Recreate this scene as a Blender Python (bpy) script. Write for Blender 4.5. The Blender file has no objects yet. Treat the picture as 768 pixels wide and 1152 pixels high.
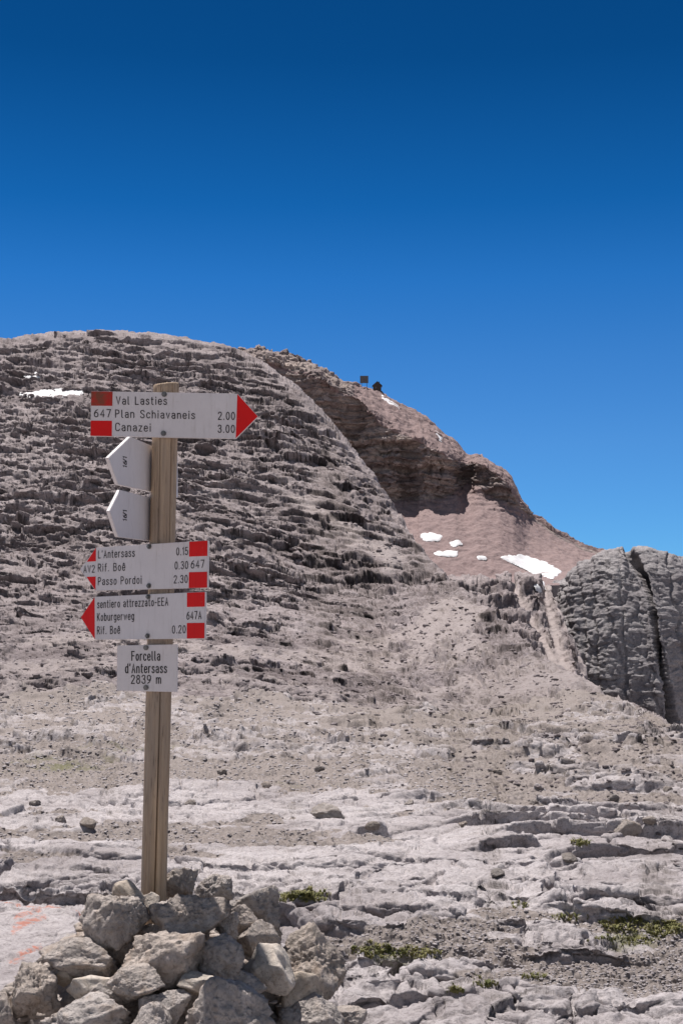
import bpy, bmesh, math, random
import numpy as np
from mathutils import Vector, Matrix

random.seed(4)
RNG = np.random.default_rng(7)
S = bpy.context.scene
COL = S.collection

# ------------------------------------------------------------------ camera
F, CX, HY, EYE = 1500.0, 384.0, 720.0, 1.30      # focal length (px of a 768x1152 picture), axis column, eye line, eye height
cam = bpy.data.cameras.new('camera'); camo = bpy.data.objects.new('camera', cam); COL.objects.link(camo)
camo.location = (0, 0, EYE); camo.rotation_euler = (math.radians(90), 0, 0)
cam.sensor_fit = 'VERTICAL'; cam.sensor_height = 36; cam.lens = 36 * F / 1152
cam.shift_y = (HY - 576) / 1152
cam.clip_start = 0.05; cam.clip_end = 8000
S.camera = camo
S.render.resolution_x = 682; S.render.resolution_y = 1024

# ------------------------------------------------------------------ light
SUN = Vector((-0.20, 0.29, 0.935)).normalized()
w = bpy.data.worlds.new('World'); S.world = w; w.use_nodes = True
nt = w.node_tree; nt.nodes.clear()
sky = nt.nodes.new('ShaderNodeTexSky'); sky.sky_type = 'NISHITA'; sky.sun_disc = False
sky.sun_elevation = math.asin(SUN.z); sky.sun_rotation = math.atan2(SUN.x, SUN.y)
sky.altitude = 2839; sky.air_density = 1.0; sky.dust_density = 0.15; sky.ozone_density = 2.0
# polarised high-mountain sky: deep blue ahead of the camera, paler and brighter behind it as added fill light
tc = nt.nodes.new('ShaderNodeTexCoord'); sx = nt.nodes.new('ShaderNodeSeparateXYZ'); nt.links.new(tc.outputs['Generated'], sx.inputs[0])
rp_ = nt.nodes.new('ShaderNodeValToRGB'); el = rp_.color_ramp.elements
SKY = [(.06, (.33, .76, 1.16)), (.145, (.32, .75, 1.15)), (.205, (.24, .70, 1.13)), (.26, (.13, .63, 1.10)), (.31, (.05, .50, .92)), (.40, (.020, .33, .63)), (.60, (.014, .23, .44)), (.95, (.06, .2, .35))]
while len(el) < len(SKY): el.new(.5)
for e, (p, c) in zip(el, SKY): e.position = p; e.color = tuple(x / 1.4 for x in c) + (1,)
nt.links.new(sx.outputs[2], rp_.inputs[0])
mu = nt.nodes.new('ShaderNodeMix'); mu.data_type = 'RGBA'; mu.blend_type = 'MULTIPLY'; mu.inputs[0].default_value = 1
nt.links.new(sky.outputs[0], mu.inputs[6]); nt.links.new(rp_.outputs[0], mu.inputs[7])
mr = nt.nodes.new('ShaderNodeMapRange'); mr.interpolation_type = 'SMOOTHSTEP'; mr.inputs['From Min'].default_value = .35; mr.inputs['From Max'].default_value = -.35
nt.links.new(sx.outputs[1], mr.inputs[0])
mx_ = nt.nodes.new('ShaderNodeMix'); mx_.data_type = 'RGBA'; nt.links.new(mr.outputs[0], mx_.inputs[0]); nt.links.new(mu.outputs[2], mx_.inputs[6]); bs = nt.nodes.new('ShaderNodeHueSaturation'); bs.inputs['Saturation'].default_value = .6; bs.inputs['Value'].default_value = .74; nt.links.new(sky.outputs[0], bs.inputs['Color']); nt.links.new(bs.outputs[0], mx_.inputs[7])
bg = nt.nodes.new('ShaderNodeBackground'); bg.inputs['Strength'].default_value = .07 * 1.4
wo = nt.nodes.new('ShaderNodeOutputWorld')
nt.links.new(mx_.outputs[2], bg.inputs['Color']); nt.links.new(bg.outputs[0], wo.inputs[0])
sl = bpy.data.lights.new('sun', 'SUN'); sl.energy = 5.0; sl.angle = math.radians(0.53); sl.color = (1.0, 0.95, 0.915)
so = bpy.data.objects.new('sun', sl); COL.objects.link(so)
so.rotation_euler = (-SUN).to_track_quat('-Z', 'Y').to_euler(); so.location = (0, 0, 60)
S.view_settings.view_transform = 'Standard'; S.view_settings.look = 'None'
S.view_settings.exposure = 0.45; S.view_settings.gamma = 1.0; S.view_settings.use_curve_mapping = False

# ------------------------------------------------------------------ helpers
def pt(px, py, Y):
    return Vector(((px - CX) / F * Y, Y, EYE + (HY - py) / F * Y))

def tag(o, label=None, cat=None, group=None, kind=None):
    if label: o['label'] = label
    if cat: o['category'] = cat
    if group: o['group'] = group
    if kind: o['kind'] = kind
    return o

def link(name, me, mat=None, parent=None, smooth=True):
    o = bpy.data.objects.new(name, me); COL.objects.link(o)
    if mat: me.materials.append(mat)
    if parent: o.parent = parent
    if smooth:
        me.polygons.foreach_set('use_smooth', np.ones(len(me.polygons), dtype=bool))
    return o

def empty(name, loc):
    o = bpy.data.objects.new(name, None); COL.objects.link(o); o.location = loc; o.empty_display_size = .2
    return o

def mesh_np(name, V, Q, attr=None, k=4):
    me = bpy.data.meshes.new(name)
    V = np.ascontiguousarray(V, dtype=np.float32); Q = np.ascontiguousarray(Q, dtype=np.int32)
    me.vertices.add(len(V)); me.vertices.foreach_set('co', V.ravel())
    n = len(Q)
    me.loops.add(n * k); me.loops.foreach_set('vertex_index', Q.ravel())
    me.polygons.add(n); me.polygons.foreach_set('loop_start', np.arange(0, n * k, k, dtype=np.int32))
    me.update(calc_edges=True)
    if attr is not None:
        a = me.color_attributes.new('mask', 'FLOAT_COLOR', 'POINT')
        c = np.ones((len(V), 4), dtype=np.float32); c[:, :attr.shape[1]] = attr
        a.data.foreach_set('color', c.ravel())
    return me

def grid_faces(nr, nc):
    i = np.arange(nr * nc, dtype=np.int32).reshape(nr, nc)
    return np.stack([i[:-1, :-1], i[:-1, 1:], i[1:, 1:], i[1:, :-1]], -1).reshape(-1, 4)

_P = np.random.default_rng(11).permutation(256).astype(np.int32); _P = np.concatenate([_P, _P])
_ang = np.arange(256) * (2 * np.pi / 256) * 7.31
_GX = np.cos(_ang).astype(np.float32); _GY = np.sin(_ang).astype(np.float32)
def noise2(x, y):
    xi = np.floor(x); yi = np.floor(y)
    fx = (x - xi).astype(np.float32); fy = (y - yi).astype(np.float32)
    xi = xi.astype(np.int64) & 255; yi = yi.astype(np.int64) & 255
    u = fx * fx * fx * (fx * (fx * 6 - 15) + 10); v = fy * fy * fy * (fy * (fy * 6 - 15) + 10)
    a = _P[xi]; b = _P[(xi + 1) & 255]; y1 = (yi + 1) & 255
    def g(h, dx, dy): return _GX[h] * dx + _GY[h] * dy
    n00 = g(_P[a + yi], fx, fy); n10 = g(_P[b + yi], fx - 1, fy)
    n01 = g(_P[a + y1], fx, fy - 1); n11 = g(_P[b + y1], fx - 1, fy - 1)
    n0 = n00 + u * (n10 - n00); n1 = n01 + u * (n11 - n01)
    return (n0 + v * (n1 - n0)) * 1.5

def fbm(x, y, lam, octs=5, gain=.5, foot=None, ridged=False, seed=0.):
    out = np.zeros(np.shape(x), dtype=np.float32); a = 1.
    for o in range(octs):
        n = noise2(x / lam + 17.3 * o + seed * 3.7, y / lam + 9.1 * o - seed * 5.3)
        if ridged: n = 1 - 2 * np.abs(n)
        if foot is not None: n = n * np.clip((lam / foot - 1.2) / 2., 0, 1)
        out += a * n; a *= gain; lam = lam / 2.03
    return out

def cell2(x, y, seed=0):
    """cellular noise: (F1, F2, random value of the nearest cell)"""
    xi = np.floor(x).astype(np.int64); yi = np.floor(y).astype(np.int64)
    f1 = np.full(np.shape(x), 9., np.float32); f2 = f1.copy(); rid = np.zeros(np.shape(x), np.float32)
    for dx in (-1, 0, 1):
        for dy in (-1, 0, 1):
            cx = xi + dx; cy = yi + dy
            h = _P[(_P[(cx + seed) & 255] + cy) & 255]; h2 = _P[(h + 77) & 255]
            d = np.hypot(cx + .1 + .8 * h / 255. - x, cy + .1 + .8 * h2 / 255. - y).astype(np.float32)
            near = d < f1
            f2 = np.where(near, f1, np.minimum(f2, d)); rid = np.where(near, _P[(h2 + 31) & 255] / 255., rid); f1 = np.where(near, d, f1)
    return f1, f2, rid

def sstep(a, b, x):
    t = np.clip((x - a) / (b - a), 0, 1); return t * t * (3 - 2 * t)

def terrace(q, p, sharp=.22, fit=False):
    k = np.floor(q / p); f = q / p - k
    if fit: sharp = np.clip(1.3 * np.maximum(np.abs(np.gradient(q, axis=0)), np.abs(np.gradient(q, axis=1))) / p, sharp, .5)   # never steeper than the rows can carry
    return (k + sstep(.5 - sharp, .5 + sharp, f)) * p

_g3 = np.random.default_rng(5).normal(size=(256, 3)); _g3 = (_g3 / np.linalg.norm(_g3, axis=1)[:, None]).astype(np.float32)
def noise3(P):
    P = np.asarray(P); i = np.floor(P).astype(np.int32); f = (P - i).astype(np.float32); u = f * f * (3 - 2 * f); i &= 255
    a0, a1 = _P[i[:, 0]], _P[(i[:, 0] + 1) & 255]; y0, y1 = i[:, 1], (i[:, 1] + 1) & 255; z0, z1 = i[:, 2], (i[:, 2] + 1) & 255
    def g(h, dx, dy, dz): 
        q = _g3[h]; return q[:, 0] * (f[:, 0] - dx) + q[:, 1] * (f[:, 1] - dy) + q[:, 2] * (f[:, 2] - dz)
    res = []
    for yy, dy in ((y0, 0), (y1, 1)):
        b0, b1 = _P[(a0 + yy) & 255], _P[(a1 + yy) & 255]
        for zz_, dz in ((z0, 0), (z1, 1)):
            p0 = g(_P[(b0 + zz_) & 255], 0, dy, dz); p1 = g(_P[(b1 + zz_) & 255], 1, dy, dz); res.append(p0 + u[:, 0] * (p1 - p0))
    r0 = res[0] + u[:, 2] * (res[1] - res[0]); r1 = res[2] + u[:, 2] * (res[3] - res[2])
    return (r0 + u[:, 1] * (r1 - r0)) * 1.6

def blur(a, w, axis):
    """running mean of width 2w+1"""
    pad = [(0, 0)] * a.ndim; pad[axis] = (w + 1, w); c = np.cumsum(np.pad(a.astype(np.float64), pad, mode='edge'), axis=axis)
    n = a.shape[axis]; sl_ = [slice(None)] * a.ndim; s2 = list(sl_); sl_[axis] = slice(2 * w + 1, 2 * w + 1 + n); s2[axis] = slice(0, n)
    return (c[tuple(sl_)] - c[tuple(s2)]) / (2 * w + 1)
def normals(V):
    V = blur(blur(V, 2, 1), 2, 0)
    a = np.gradient(V, axis=1); b = np.gradient(V, axis=0)
    n = np.cross(a, b); l = np.linalg.norm(n, axis=2, keepdims=True); n = n / np.maximum(l, 1e-9)
    return n
def blocks3(P, seed=0):
    """broken blocks: random value of the nearest jittered cell, and the distance to the border with its neighbour"""
    b = np.floor(P - .5).astype(np.int32); P = P.astype(np.float32)
    f1 = np.full(len(P), 9., np.float32); f2 = f1.copy(); rid = np.zeros(len(P), np.float32)
    for dx in (0, 1):
        hx = _P[(b[:, 0] + dx + seed) & 255]
        for dy in (0, 1):
            hy = _P[(hx + b[:, 1] + dy) & 255]
            for dz in (0, 1):
                h = _P[(hy + b[:, 2] + dz) & 255]; j = _g3[h] * .42
                d = (b[:, 0] + dx + .5 + j[:, 0] - P[:, 0]) ** 2 + (b[:, 1] + dy + .5 + j[:, 1] - P[:, 1]) ** 2 + (b[:, 2] + dz + .5 + j[:, 2] - P[:, 2]) ** 2
                near = d < f1
                f2 = np.where(near, f1, np.minimum(f2, d)); rid = np.where(near, h / 255., rid); f1 = np.where(near, d, f1)
    return rid, np.sqrt(f2) - np.sqrt(f1)
def roughen(V, lams, amp, foot, hi, sign=1., coords=None, bl=(), bamp=None, zdir=1., lay=None):
    """break a surface up along its normals with creased 3-D noise and (lams in bl) with angular blocks; amp is per point, relative to the wavelength"""
    sh = V.shape; N = normals(V) * sign
    if lay is not None: N = N * (1 - lay[..., None]) + np.array((0, -.995, .06)) * lay[..., None]
    N[..., 2] *= zdir; N /= np.maximum(np.linalg.norm(N, axis=2, keepdims=True), .5); out = np.zeros(sh[:2], np.float32).ravel(); P = (V if coords is None else coords).reshape(-1, 3); ft = foot.ravel(); h = hi.ravel(); am = amp.ravel()
    for k, lam in enumerate(lams):
        wgt = np.clip((lam / ft - 1.6) / 2., 0, 1) / (1 + (lam / h) ** 3) * am * lam ** .82 * h ** .18
        m = wgt > 1e-5
        if not m.any(): continue
        out[m] += (1.9 * np.abs(noise3(P[m] / lam + 13.7 * k)) - .55) * wgt[m]
    for k, lam in enumerate(bl):
        wgt = np.clip((lam / ft - 2.5) / 3., 0, 1) / (1 + (lam / h / 1.6) ** 4) * bamp.ravel() * lam
        m = wgt > 1e-5
        if not m.any(): continue
        q = P[m]; q = q + .22 * lam * np.stack([noise3(q / lam * 1.3 + 5.1), noise3(q / lam * 1.3 + 31.7), noise3(q / lam * 1.3 + 77.3)], -1)
        rid, e = blocks3(q / lam, 31 * k)
        out[m] += ((rid - .5) * 1.1 - .45 * (1 - sstep(.0, .16, e))) * wgt[m]
    return V + N * out.reshape(sh[0], sh[1], 1)
def resample(arrs, n, key):
    """spread the rows of every column evenly along the length of its profile (so that ledge faces get rows too)"""
    out = [np.zeros((n, a.shape[1]), np.float32) for a in arrs]
    for c in range(key.shape[1]):
        k = key[:, c]; t = np.linspace(k[0], k[-1], n)
        for a, o in zip(arrs, out): o[:, c] = np.interp(t, k, a[:, c])
    return out

# ------------------------------------------------------------------ materials
def newmat(name, rough=.9, spec=.2):
    m = bpy.data.materials.new(name); m.use_nodes = True
    n = m.node_tree.nodes; b = n['Principled BSDF']
    b.inputs['Roughness'].default_value = rough; b.inputs['Specular IOR Level'].default_value = spec
    return m, m.node_tree, b

class NT:
    def __init__(s, t): s.t = t
    def n(s, kind, **kw):
        nd = s.t.nodes.new(kind)
        for k, v in kw.items(): setattr(nd, k, v)
        return nd
    def l(s, a, b): s.t.links.new(a, b)
    def coord(s, scale=(1, 1, 1)):
        c = s.n('ShaderNodeTexCoord'); m = s.n('ShaderNodeMapping'); m.inputs['Scale'].default_value = scale
        s.l(c.outputs['Object'], m.inputs[0]); return m.outputs[0]
    def noise(s, vec, scale, detail=6, rough=.6, dist=0.):
        n = s.n('ShaderNodeTexNoise'); s.l(vec, n.inputs['Vector']); n.inputs['Scale'].default_value = scale
        n.inputs['Detail'].default_value = detail; n.inputs['Roughness'].default_value = rough; n.inputs['Distortion'].default_value = dist
        return n.outputs['Fac']
    def voro(s, vec, scale, feature='F1'):
        n = s.n('ShaderNodeTexVoronoi'); n.feature = feature; s.l(vec, n.inputs['Vector']); n.inputs['Scale'].default_value = scale
        return n.outputs['Distance']
    def ramp(s, fac, stops):
        r = s.n('ShaderNodeValToRGB'); el = r.color_ramp.elements
        while len(el) < len(stops): el.new(.5)
        for e, (p, c) in zip(el, stops):
            e.position = p; e.color = (c, c, c, 1) if not hasattr(c, '__len__') else (*c, 1)
        s.l(fac, r.inputs[0]); return r.outputs[0]
    def mix(s, fac, a, b, mode='MIX'):
        m = s.n('ShaderNodeMix', data_type='RGBA', blend_type=mode)
        if isinstance(fac, (int, float)): m.inputs[0].default_value = fac
        else: s.l(fac, m.inputs[0])
        for sock, v in ((m.inputs[6], a), (m.inputs[7], b)):
            if hasattr(v, 'is_linked'): s.l(v, sock)
            else: sock.default_value = (*v, 1)
        return m.outputs[2]
    def math(s, op, a, b=None):
        m = s.n('ShaderNodeMath', operation=op)
        for i, v in enumerate((a, b)):
            if v is None: continue
            if isinstance(v, (int, float)): m.inputs[i].default_value = v
            else: s.l(v, m.inputs[i])
        return m.outputs[0]
    def mask(s):
        a = s.n('ShaderNodeVertexColor', layer_name='mask'); sp = s.n('ShaderNodeSeparateColor'); s.l(a.outputs[0], sp.inputs[0])
        return sp.outputs
    def bump(s, h, dist, strength=1., prev=None):
        b = s.n('ShaderNodeBump'); b.inputs['Distance'].default_value = dist; b.inputs['Strength'].default_value = strength
        s.l(h, b.inputs['Height'])
        if prev is not None: s.l(prev, b.inputs['Normal'])
        return b.outputs[0]

def rock_mat(name, c_dark, c_mid, c_light, scale, bump, soil=None, soil2=None, strata=None, rough=.92, grain=False, bands=.4):
    """limestone: three tones broken up by noise; R of 'mask' blends to loose debris, G to grassy soil, B to red paint"""
    m, t, b = newmat(name, rough, .15); g = NT(t)
    v = g.coord()
    big = g.noise(v, scale * .22, 5, .6, .3); mid = g.noise(v, scale * 1.3, 8, .68); fine = g.noise(v, scale * 7, 8, .72)
    col = g.mix(g.ramp(mid, [(.36, 0.), (.62, 1.)]), c_mid, c_light)
    col = g.mix(g.ramp(big, [(.34, .75), (.56, 0.)]), col, c_dark)
    col = g.mix(g.ramp(fine, [(.36, .55), (.52, 0.)]), col, tuple(x * .62 for x in c_dark))
    if strata:
        vs = g.coord((.06, .06, 1.)); st = g.noise(vs, strata, 6, .65, .4)
        col = g.mix(g.ramp(st, [(.38, bands), (.58, 0.)]), col, c_dark)
    if grain:
        gr_ = g.noise(v, scale * 22, 8, .75); col = g.mix(g.ramp(gr_, [(.36, .65), (.50, 0.)]), col, tuple(x * .5 for x in c_dark))
        pv = g.coord((.45, 1., 1.)); pit = g.noise(pv, scale * 3.2, 9, .78, .6); col = g.mix(g.ramp(pit, [(.36, .8), (.44, 0.)]), col, tuple(x * .40 for x in c_dark))
    mk = g.mask()
    if soil:
        sp = g.noise(v, scale * 9, 8, .75)
        sc = g.mix(g.ramp(sp, [(.35, 0.), (.65, 1.)]), soil, soil2)
        jit = g.math('ADD', mk[0], g.math('MULTIPLY', g.math('SUBTRACT', mid, .5), .9))
        col = g.mix(g.ramp(jit, [(.42, 0.), (.58, 1.)]), col, sc)
    gr = g.math('ADD', mk[1], g.math('MULTIPLY', g.math('SUBTRACT', fine, .5), 1.2))
    col = g.mix(g.ramp(gr, [(.42, 0.), (.75, .8)]), col, (.13, .13, .06))
    pn = g.math('ADD', mk[2], g.math('MULTIPLY', g.math('SUBTRACT', fine, .5), 1.6))
    col = g.mix(g.ramp(pn, [(.5, 0.), (.7, .8)]), col, (.42, .15, .095))
    g.l(col, b.inputs['Base Color'])
    n1 = g.bump(mid, bump, .7); n2 = g.bump(fine, bump * .3, .8, n1)
    vo = g.voro(v, scale * 5); n3 = g.bump(vo, bump * .25, .5, n2)
    if grain: n3 = g.bump(pit, bump * .8, .8, g.bump(gr_, bump * .15, .9, n3))
    g.l(n3, b.inputs['Normal'])
    return m

GROUND = rock_mat('ground_limestone', (.258, .226, .225), (.412, .374, .372), (.495, .455, .453), 4., .02, (.17, .143, .13), (.31, .27, .25), grain=True)
HILL = rock_mat('hill_limestone', (.172, .142, .141), (.303, .257, .255), (.42, .367, .364), .55, .18, (.262, .222, .212), (.375, .326, .315), strata=1.3, grain=True)
CLIFF = rock_mat('cliff_limestone', (.205, .185, .19), (.33, .305, .31), (.44, .415, .41), .5, .25, (.27, .235, .215), (.38, .34, .32), strata=.9, grain=True)
MOUNT = rock_mat('mountain_rock', (.19, .152, .15), (.36, .30, .285), (.50, .41, .35), .09, .9, (.215, .152, .145), (.30, .228, .218), strata=.30, grain=True, bands=.85)

# ------------------------------------------------------------------ ground + hillside (one continuous sheet, split in two)
GY = np.array([2., 7., 10., 12., 15., 18.]); GZ = np.array([0., -.0, -.06, -.085, -.12, -.116])
def smooth_interp(x, xs, ys, it=0):
    return np.interp(x, xs, ys)
crest = np.array([(-260, 420, 190), (-100, 392, 188), (0, 385, 186), (60, 373, 186), (120, 370, 185), (200, 382, 182), (262, 398, 178), (300, 415, 175), (330, 437, 171),
    (364, 470, 165), (416, 532, 153), (452, 589, 140), (479, 626, 122), (510, 652, 102), (541, 678, 84), (575, 706, 65), (600, 729, 53), (614, 742, 48),
    (644, 757, 40), (700, 788, 30), (757, 815, 22.5), (800, 824, 21), (860, 831, 20), (1100, 834, 19.5)], float)
NC = 1330
PXC = np.concatenate([np.linspace(-900, -130, 110, endpoint=False), np.linspace(-130, 890, NC - 230), np.linspace(890, 2000, 121)[1:]])
Ycr = np.interp(PXC, crest[:, 0], crest[:, 2]); PYcr = np.interp(PXC, crest[:, 0], crest[:, 1])
ker = np.hanning(31); ker /= ker.sum()
def smth(a): return np.convolve(np.pad(a, 15, mode='edge'), ker, 'valid')
Ycr = smth(Ycr); PYcr = smth(PYcr)
# near rows: even in picture rows
y_f = np.geomspace(2.2, 18, 4000); py_f = HY + F * (EYE - np.interp(y_f, GY, GZ)) / y_f
rows_py = np.concatenate([np.linspace(1500, 1190, 60, endpoint=False), np.linspace(1190, 838, 620)])
Yg = np.interp(-rows_py, -py_f, y_f)
zg = np.interp(Yg, GY, GZ)
zg = np.convolve(np.pad(zg, 20, mode='edge'), np.ones(41) / 41, 'valid')
# hillside rows
sL = np.array([0, .105, .219, .32, .438, .544, .64, .744, .848, .945, 1.]); fL = np.array([0, .049, .103, .145, .199, .252, .316, .423, .637, .872, 1.])
NH = 950
fr = np.linspace(0, 1, NH)                       # fraction of picture height
sA = np.interp(fr, fL, sL); sA = np.convolve(np.pad(sA, 40, mode='reflect', reflect_type='odd'), np.ones(81) / 81, 'valid')
sB = fr
wl = np.clip((838 - PYcr) / 300., 0, 1)[None, :]
s = sA[:, None] * wl + sB[:, None] * (1 - wl)
Yh = 18 * (Ycr[None, :] / 18) ** s
PYh = 838 + (PYcr[None, :] - 838) * fr[:, None]
Xh = (PXC[None, :] - CX) / F * Yh; Zh = EYE + (HY - PYh) / F * Yh
# back slope behind the crest
NB = 46
tb = np.linspace(0, 1, NB + 1)[1:, None] ** 1.3
slope_in = .35 * np.clip((700 - PYcr) / 200, 0, 1)[None, :]
Yb = Yh[-1:] + tb * (14 + .45 * Yh[-1:] * np.clip((700 - PYcr) / 200, 0, 1)[None, :])
dY = Yb - Yh[-1:]
Zb = Zh[-1:] + slope_in * dY - dY ** 2 * (.012 + .05 * np.clip((PYcr[None, :] - 640) / 150, 0, 1))
Xb = (PXC[None, :] - CX) / F * Yh[-1:] * (Yb / Yh[-1:])
X = np.concatenate([(PXC[None, :] - CX) / F * Yg[:, None], Xh[1:], Xb]); Y = np.concatenate([np.repeat(Yg[:, None], NC, 1), Yh[1:], Yb]); Z = np.concatenate([np.repeat(zg[:, None], NC, 1), Zh[1:], Zb])
PX2 = np.repeat(PXC[None, :], X.shape[0], 0)
PY2 = HY - (Z - EYE) * F / Y
NG = len(Yg)
foot = np.maximum(Y, 3.) / F * 1.1

far = sstep(17, 42, Y)                            # 0 near pavement .. 1 hillside
# ---- near pavement: tilted limestone beds that break off in low ledges facing the viewer, cracks, pits, gravel in the lows
jag = .05 * fbm(X, Y, .7, 3, .5, foot, seed=60)
wx = X + .4 * fbm(X, Y, 2.6, 3, .5, foot, seed=1) + jag; wy = Y + .4 * fbm(X, Y, 2.6, 3, .5, foot, seed=2) + jag
q = .115 * wy + .03 * wx + .17 * fbm(X * .55, Y, 3.0, 3, .5, foot, seed=3)
def step(q, p, sharp, m):                          # sawtooth bed: rises gently, then drops down at its near lip
    return (terrace(q, p, sharp, True) - q) * m
m1 = sstep(-.05, .3, fbm(X * .6, Y, 2.6, 2, .5, seed=4) + .02)
m2 = sstep(-.1, .3, fbm(X * .7, Y, 1.4, 2, .5, seed=5))
q2 = q * 1.4 + .10 * fbm(X * .6, Y, 1.1, 3, .5, foot, seed=21) + jag * .3
d1 = step(q, .105, .03, m1) * 1.15 + .75 * step(q2, .048, .04, m2)
resid = q / .105 - np.floor(q / .105)
f1, f2, rid = cell2(wx / 1.1, wy / 1.3, 5); edge = f2 - f1
g1, g2, rid2 = cell2((wx + jag) / .34, (wy + jag) / .42, 23); edge2 = g2 - g1
gravel = sstep(-.04, .22, fbm(X * (.7 + 1.3 * sstep(9, 13, Y)), Y, 3.0, 5, .62, foot, seed=8) - .20 + .3 * (sstep(.15, .35, resid) - sstep(.44, .5, resid)) - .55 * np.exp(-((Y - 8.6) / 1.1) ** 2) + .36 * sstep(10.5, 12.5, Y) - .22 * sstep(8.5, 7.5, Y))
gravel = gravel * sstep(5.0, 6.2, Y + .6 * fbm(X, Y, 1., 2) + 1.5 * (X > .2) * sstep(.2, .8, X))
rocky_n = 1 - gravel
crack = (1 - sstep(.01, .07, edge)) * sstep(.15, .5, rid) * .07 + (1 - sstep(.02, .11, edge2)) * sstep(.35, .7, rid2) * .035
near_d = d1 * (1 - .75 * gravel) + rocky_n * ((rid - .5) * .05 + (rid2 - .5) * .028 - crack)
near_d += (.03 + .0 * rocky_n) * fbm(X, Y, .9, 3, .5, foot, seed=6) + 0
near_d += gravel * (-.03 + .024 * fbm(X, Y, .14, 4, .75, foot, seed=9))
near_d *= 1 + .35 * sstep(8, 16, Y)
near_d *= 1 - .85 * np.exp(-(((X + 1.45) / .65) ** 2 + ((Y - 5.6) / 1.2) ** 2) ** 2)
near_d *= 1 - .85 * np.exp(-(((X + .6) / .8) ** 2 + ((Y - 4.3) / .7) ** 2))       # level under the cairn
# ---- hillside ledges
bx = X * 1.0; by = Y
rocky = fbm(X, Y, 26, 4, .55, seed=11)
hb = lambda cx, cy, rx, ry: np.exp(-(((PX2 - cx) / rx) ** 2 + ((PY2 - cy) / ry) ** 2))
RK = .16 + .99 * sstep(835, 675, PY2) + rocky * 1.15 - .25 * sstep(690, 760, PY2)
RK = RK - 1.5 * hb(505, 700, 26, 34) - .6 * hb(440, 640, 18, 50) - .7 * hb(600, 760, 60, 25) - .6 * hb(560, 730, 30, 16) + 1.2 * hb(572, 708, 36, 22) + .5 * hb(480, 740, 60, 20) - .15 * hb(300, 590, 70, 40) - .15 * hb(60, 600, 60, 40) + .5 * hb(170, 390, 90, 30) + .35 * sstep(700, 600, PY2)
RK = RK + .9 * sstep(14, 22, Y) * (1 - sstep(32, 60, Y)) * sstep(-.15, .25, fbm(X * 1.7, Y, 6, 5, .62, seed=85)) 
RK = RK - 1.1 * hb(590, 775, 90, 32) - .9 * hb(500, 690, 26, 46) + .9 * hb(574, 706, 30, 18)
RK = np.clip(RK, 0, 1)
qh = Z + .16 * X + 1.6 * fbm(X, Y, 34, 4, .5, seed=12) + .4 * fbm(X, Y, 6, 3, .5, foot, seed=13)
sc_ = np.clip(Y / 110, .22, 1)                     # beds get thinner towards the viewer, as the slope flattens
def lay(p, sh, sd): 
    qq = qh + .38 * p * fbm(X * .7, Y, 4.2 * p, 2, .45, foot, seed=sd)
    return terrace(qq, p, sh, True) - qq
t1 = lay(1.6, .05, 14); t2 = lay(.66, .07, 61); t3 = lay(.30, .10, 62)
blk = fbm(X, Y, 3.2, 6, .62, foot, seed=15); rdg = fbm(X, Y, 1.7, 4, .6, foot, ridged=True, seed=16)
b1, b2, br1 = cell2((X + .5 * blk) / 1.5, (Y + .5 * blk) / 1.0, 41); k1, k2, kr = cell2((X + .2 * blk) / .62, (Y + .2 * blk) / .45, 43)
blocks_ = (br1 - .5) * .5 + (kr - .5) * .2
mA = sstep(-.35, .25, fbm(X, Y, 14, 4, .55, seed=17)); mB = sstep(-.3, .25, fbm(X, Y, 7, 4, .55, seed=63))
fade = np.ones_like(X); fade[NG + NH - 1:] = np.exp(-np.linspace(0, 4, X.shape[0] - NG - NH + 1))[:, None]; fade[NG + NH - 60:NG + NH - 1] *= np.linspace(1, .75, 59)[:, None]
hill_d = RK * (t1 * .62 * mA + t2 * 1.0 * mB + t3 * 1.0 + .10 * fbm(X, Y, 3.2, 3, .5, foot, seed=15)) + (1 - RK) * (.14 * t2 * mB + .08 * fbm(X, Y, 3.2, 3, .5, foot, seed=15) + .35 * t3 + .12 * np.clip(kr - .55, 0, 1) * sstep(.0, .2, k2 - k1))
mid = sstep(13, 19, Y) * (1 - sstep(60, 90, Y))
mid_m = sstep(-.15, .25, fbm(X * 1.8, Y, 6, 3, .55, seed=80)); mid_n = sstep(-.1, .3, fbm(X * 1.8, Y, 3.5, 3, .55, seed=81))
mid_d = 1.25 * mid * (1 - .7 * hb(590, 770, 100, 35)) * (lay(.42, .05, 82) * mid_m * sstep(22, 34, Y) + lay(.20, .06, 83) * mid_n + .9 * lay(.11, .08, 84) * mid_m * (1 - sstep(30, 45, Y)))
hill_d += .9 * fbm(X, Y, 22, 3, .5, seed=19) * sstep(60, 110, Y)
hill_d *= fade
# faint path across the slope
Zn = Z + near_d * (1 - far) + hill_d * far * sc_ + mid_d
# outward push of the risers so that ledges hang a little
Yn = Y - far * sstep(45, 80, Y) * RK * fade * (.55 * t2 + .45 * t1 + .3 * t3) * .35 * sc_ - (1 - far) * rocky_n * d1 * .5 * sstep(4.5, 6, Y)
scree = np.where(far > .5, 1 - RK, gravel)
scree = (1 - far) * gravel + far * np.clip(1.1 * (1 - RK), 0, 1)
gsoil = np.zeros_like(X)
for (cx, cy, rx, ry, a) in ((60, 858, 90, 14, .55), (180, 842, 90, 10, .4), (330, 880, 80, 10, .35), (440, 1072, 45, 10, .75), (345, 1008, 32, 7, .8), (715, 1042, 50, 12, .8), (655, 950, 26, 6, .5), (545, 1110, 30, 6, .5), (540, 880, 60, 8, .25), (620, 975, 40, 8, .35)):
    gsoil += a * hb(cx, cy, rx, ry)
gsoil = np.clip(gsoil + .25 * fbm(X, Y, .5, 3, .5, foot, seed=20) * (gsoil > .1), 0, 1)
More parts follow.
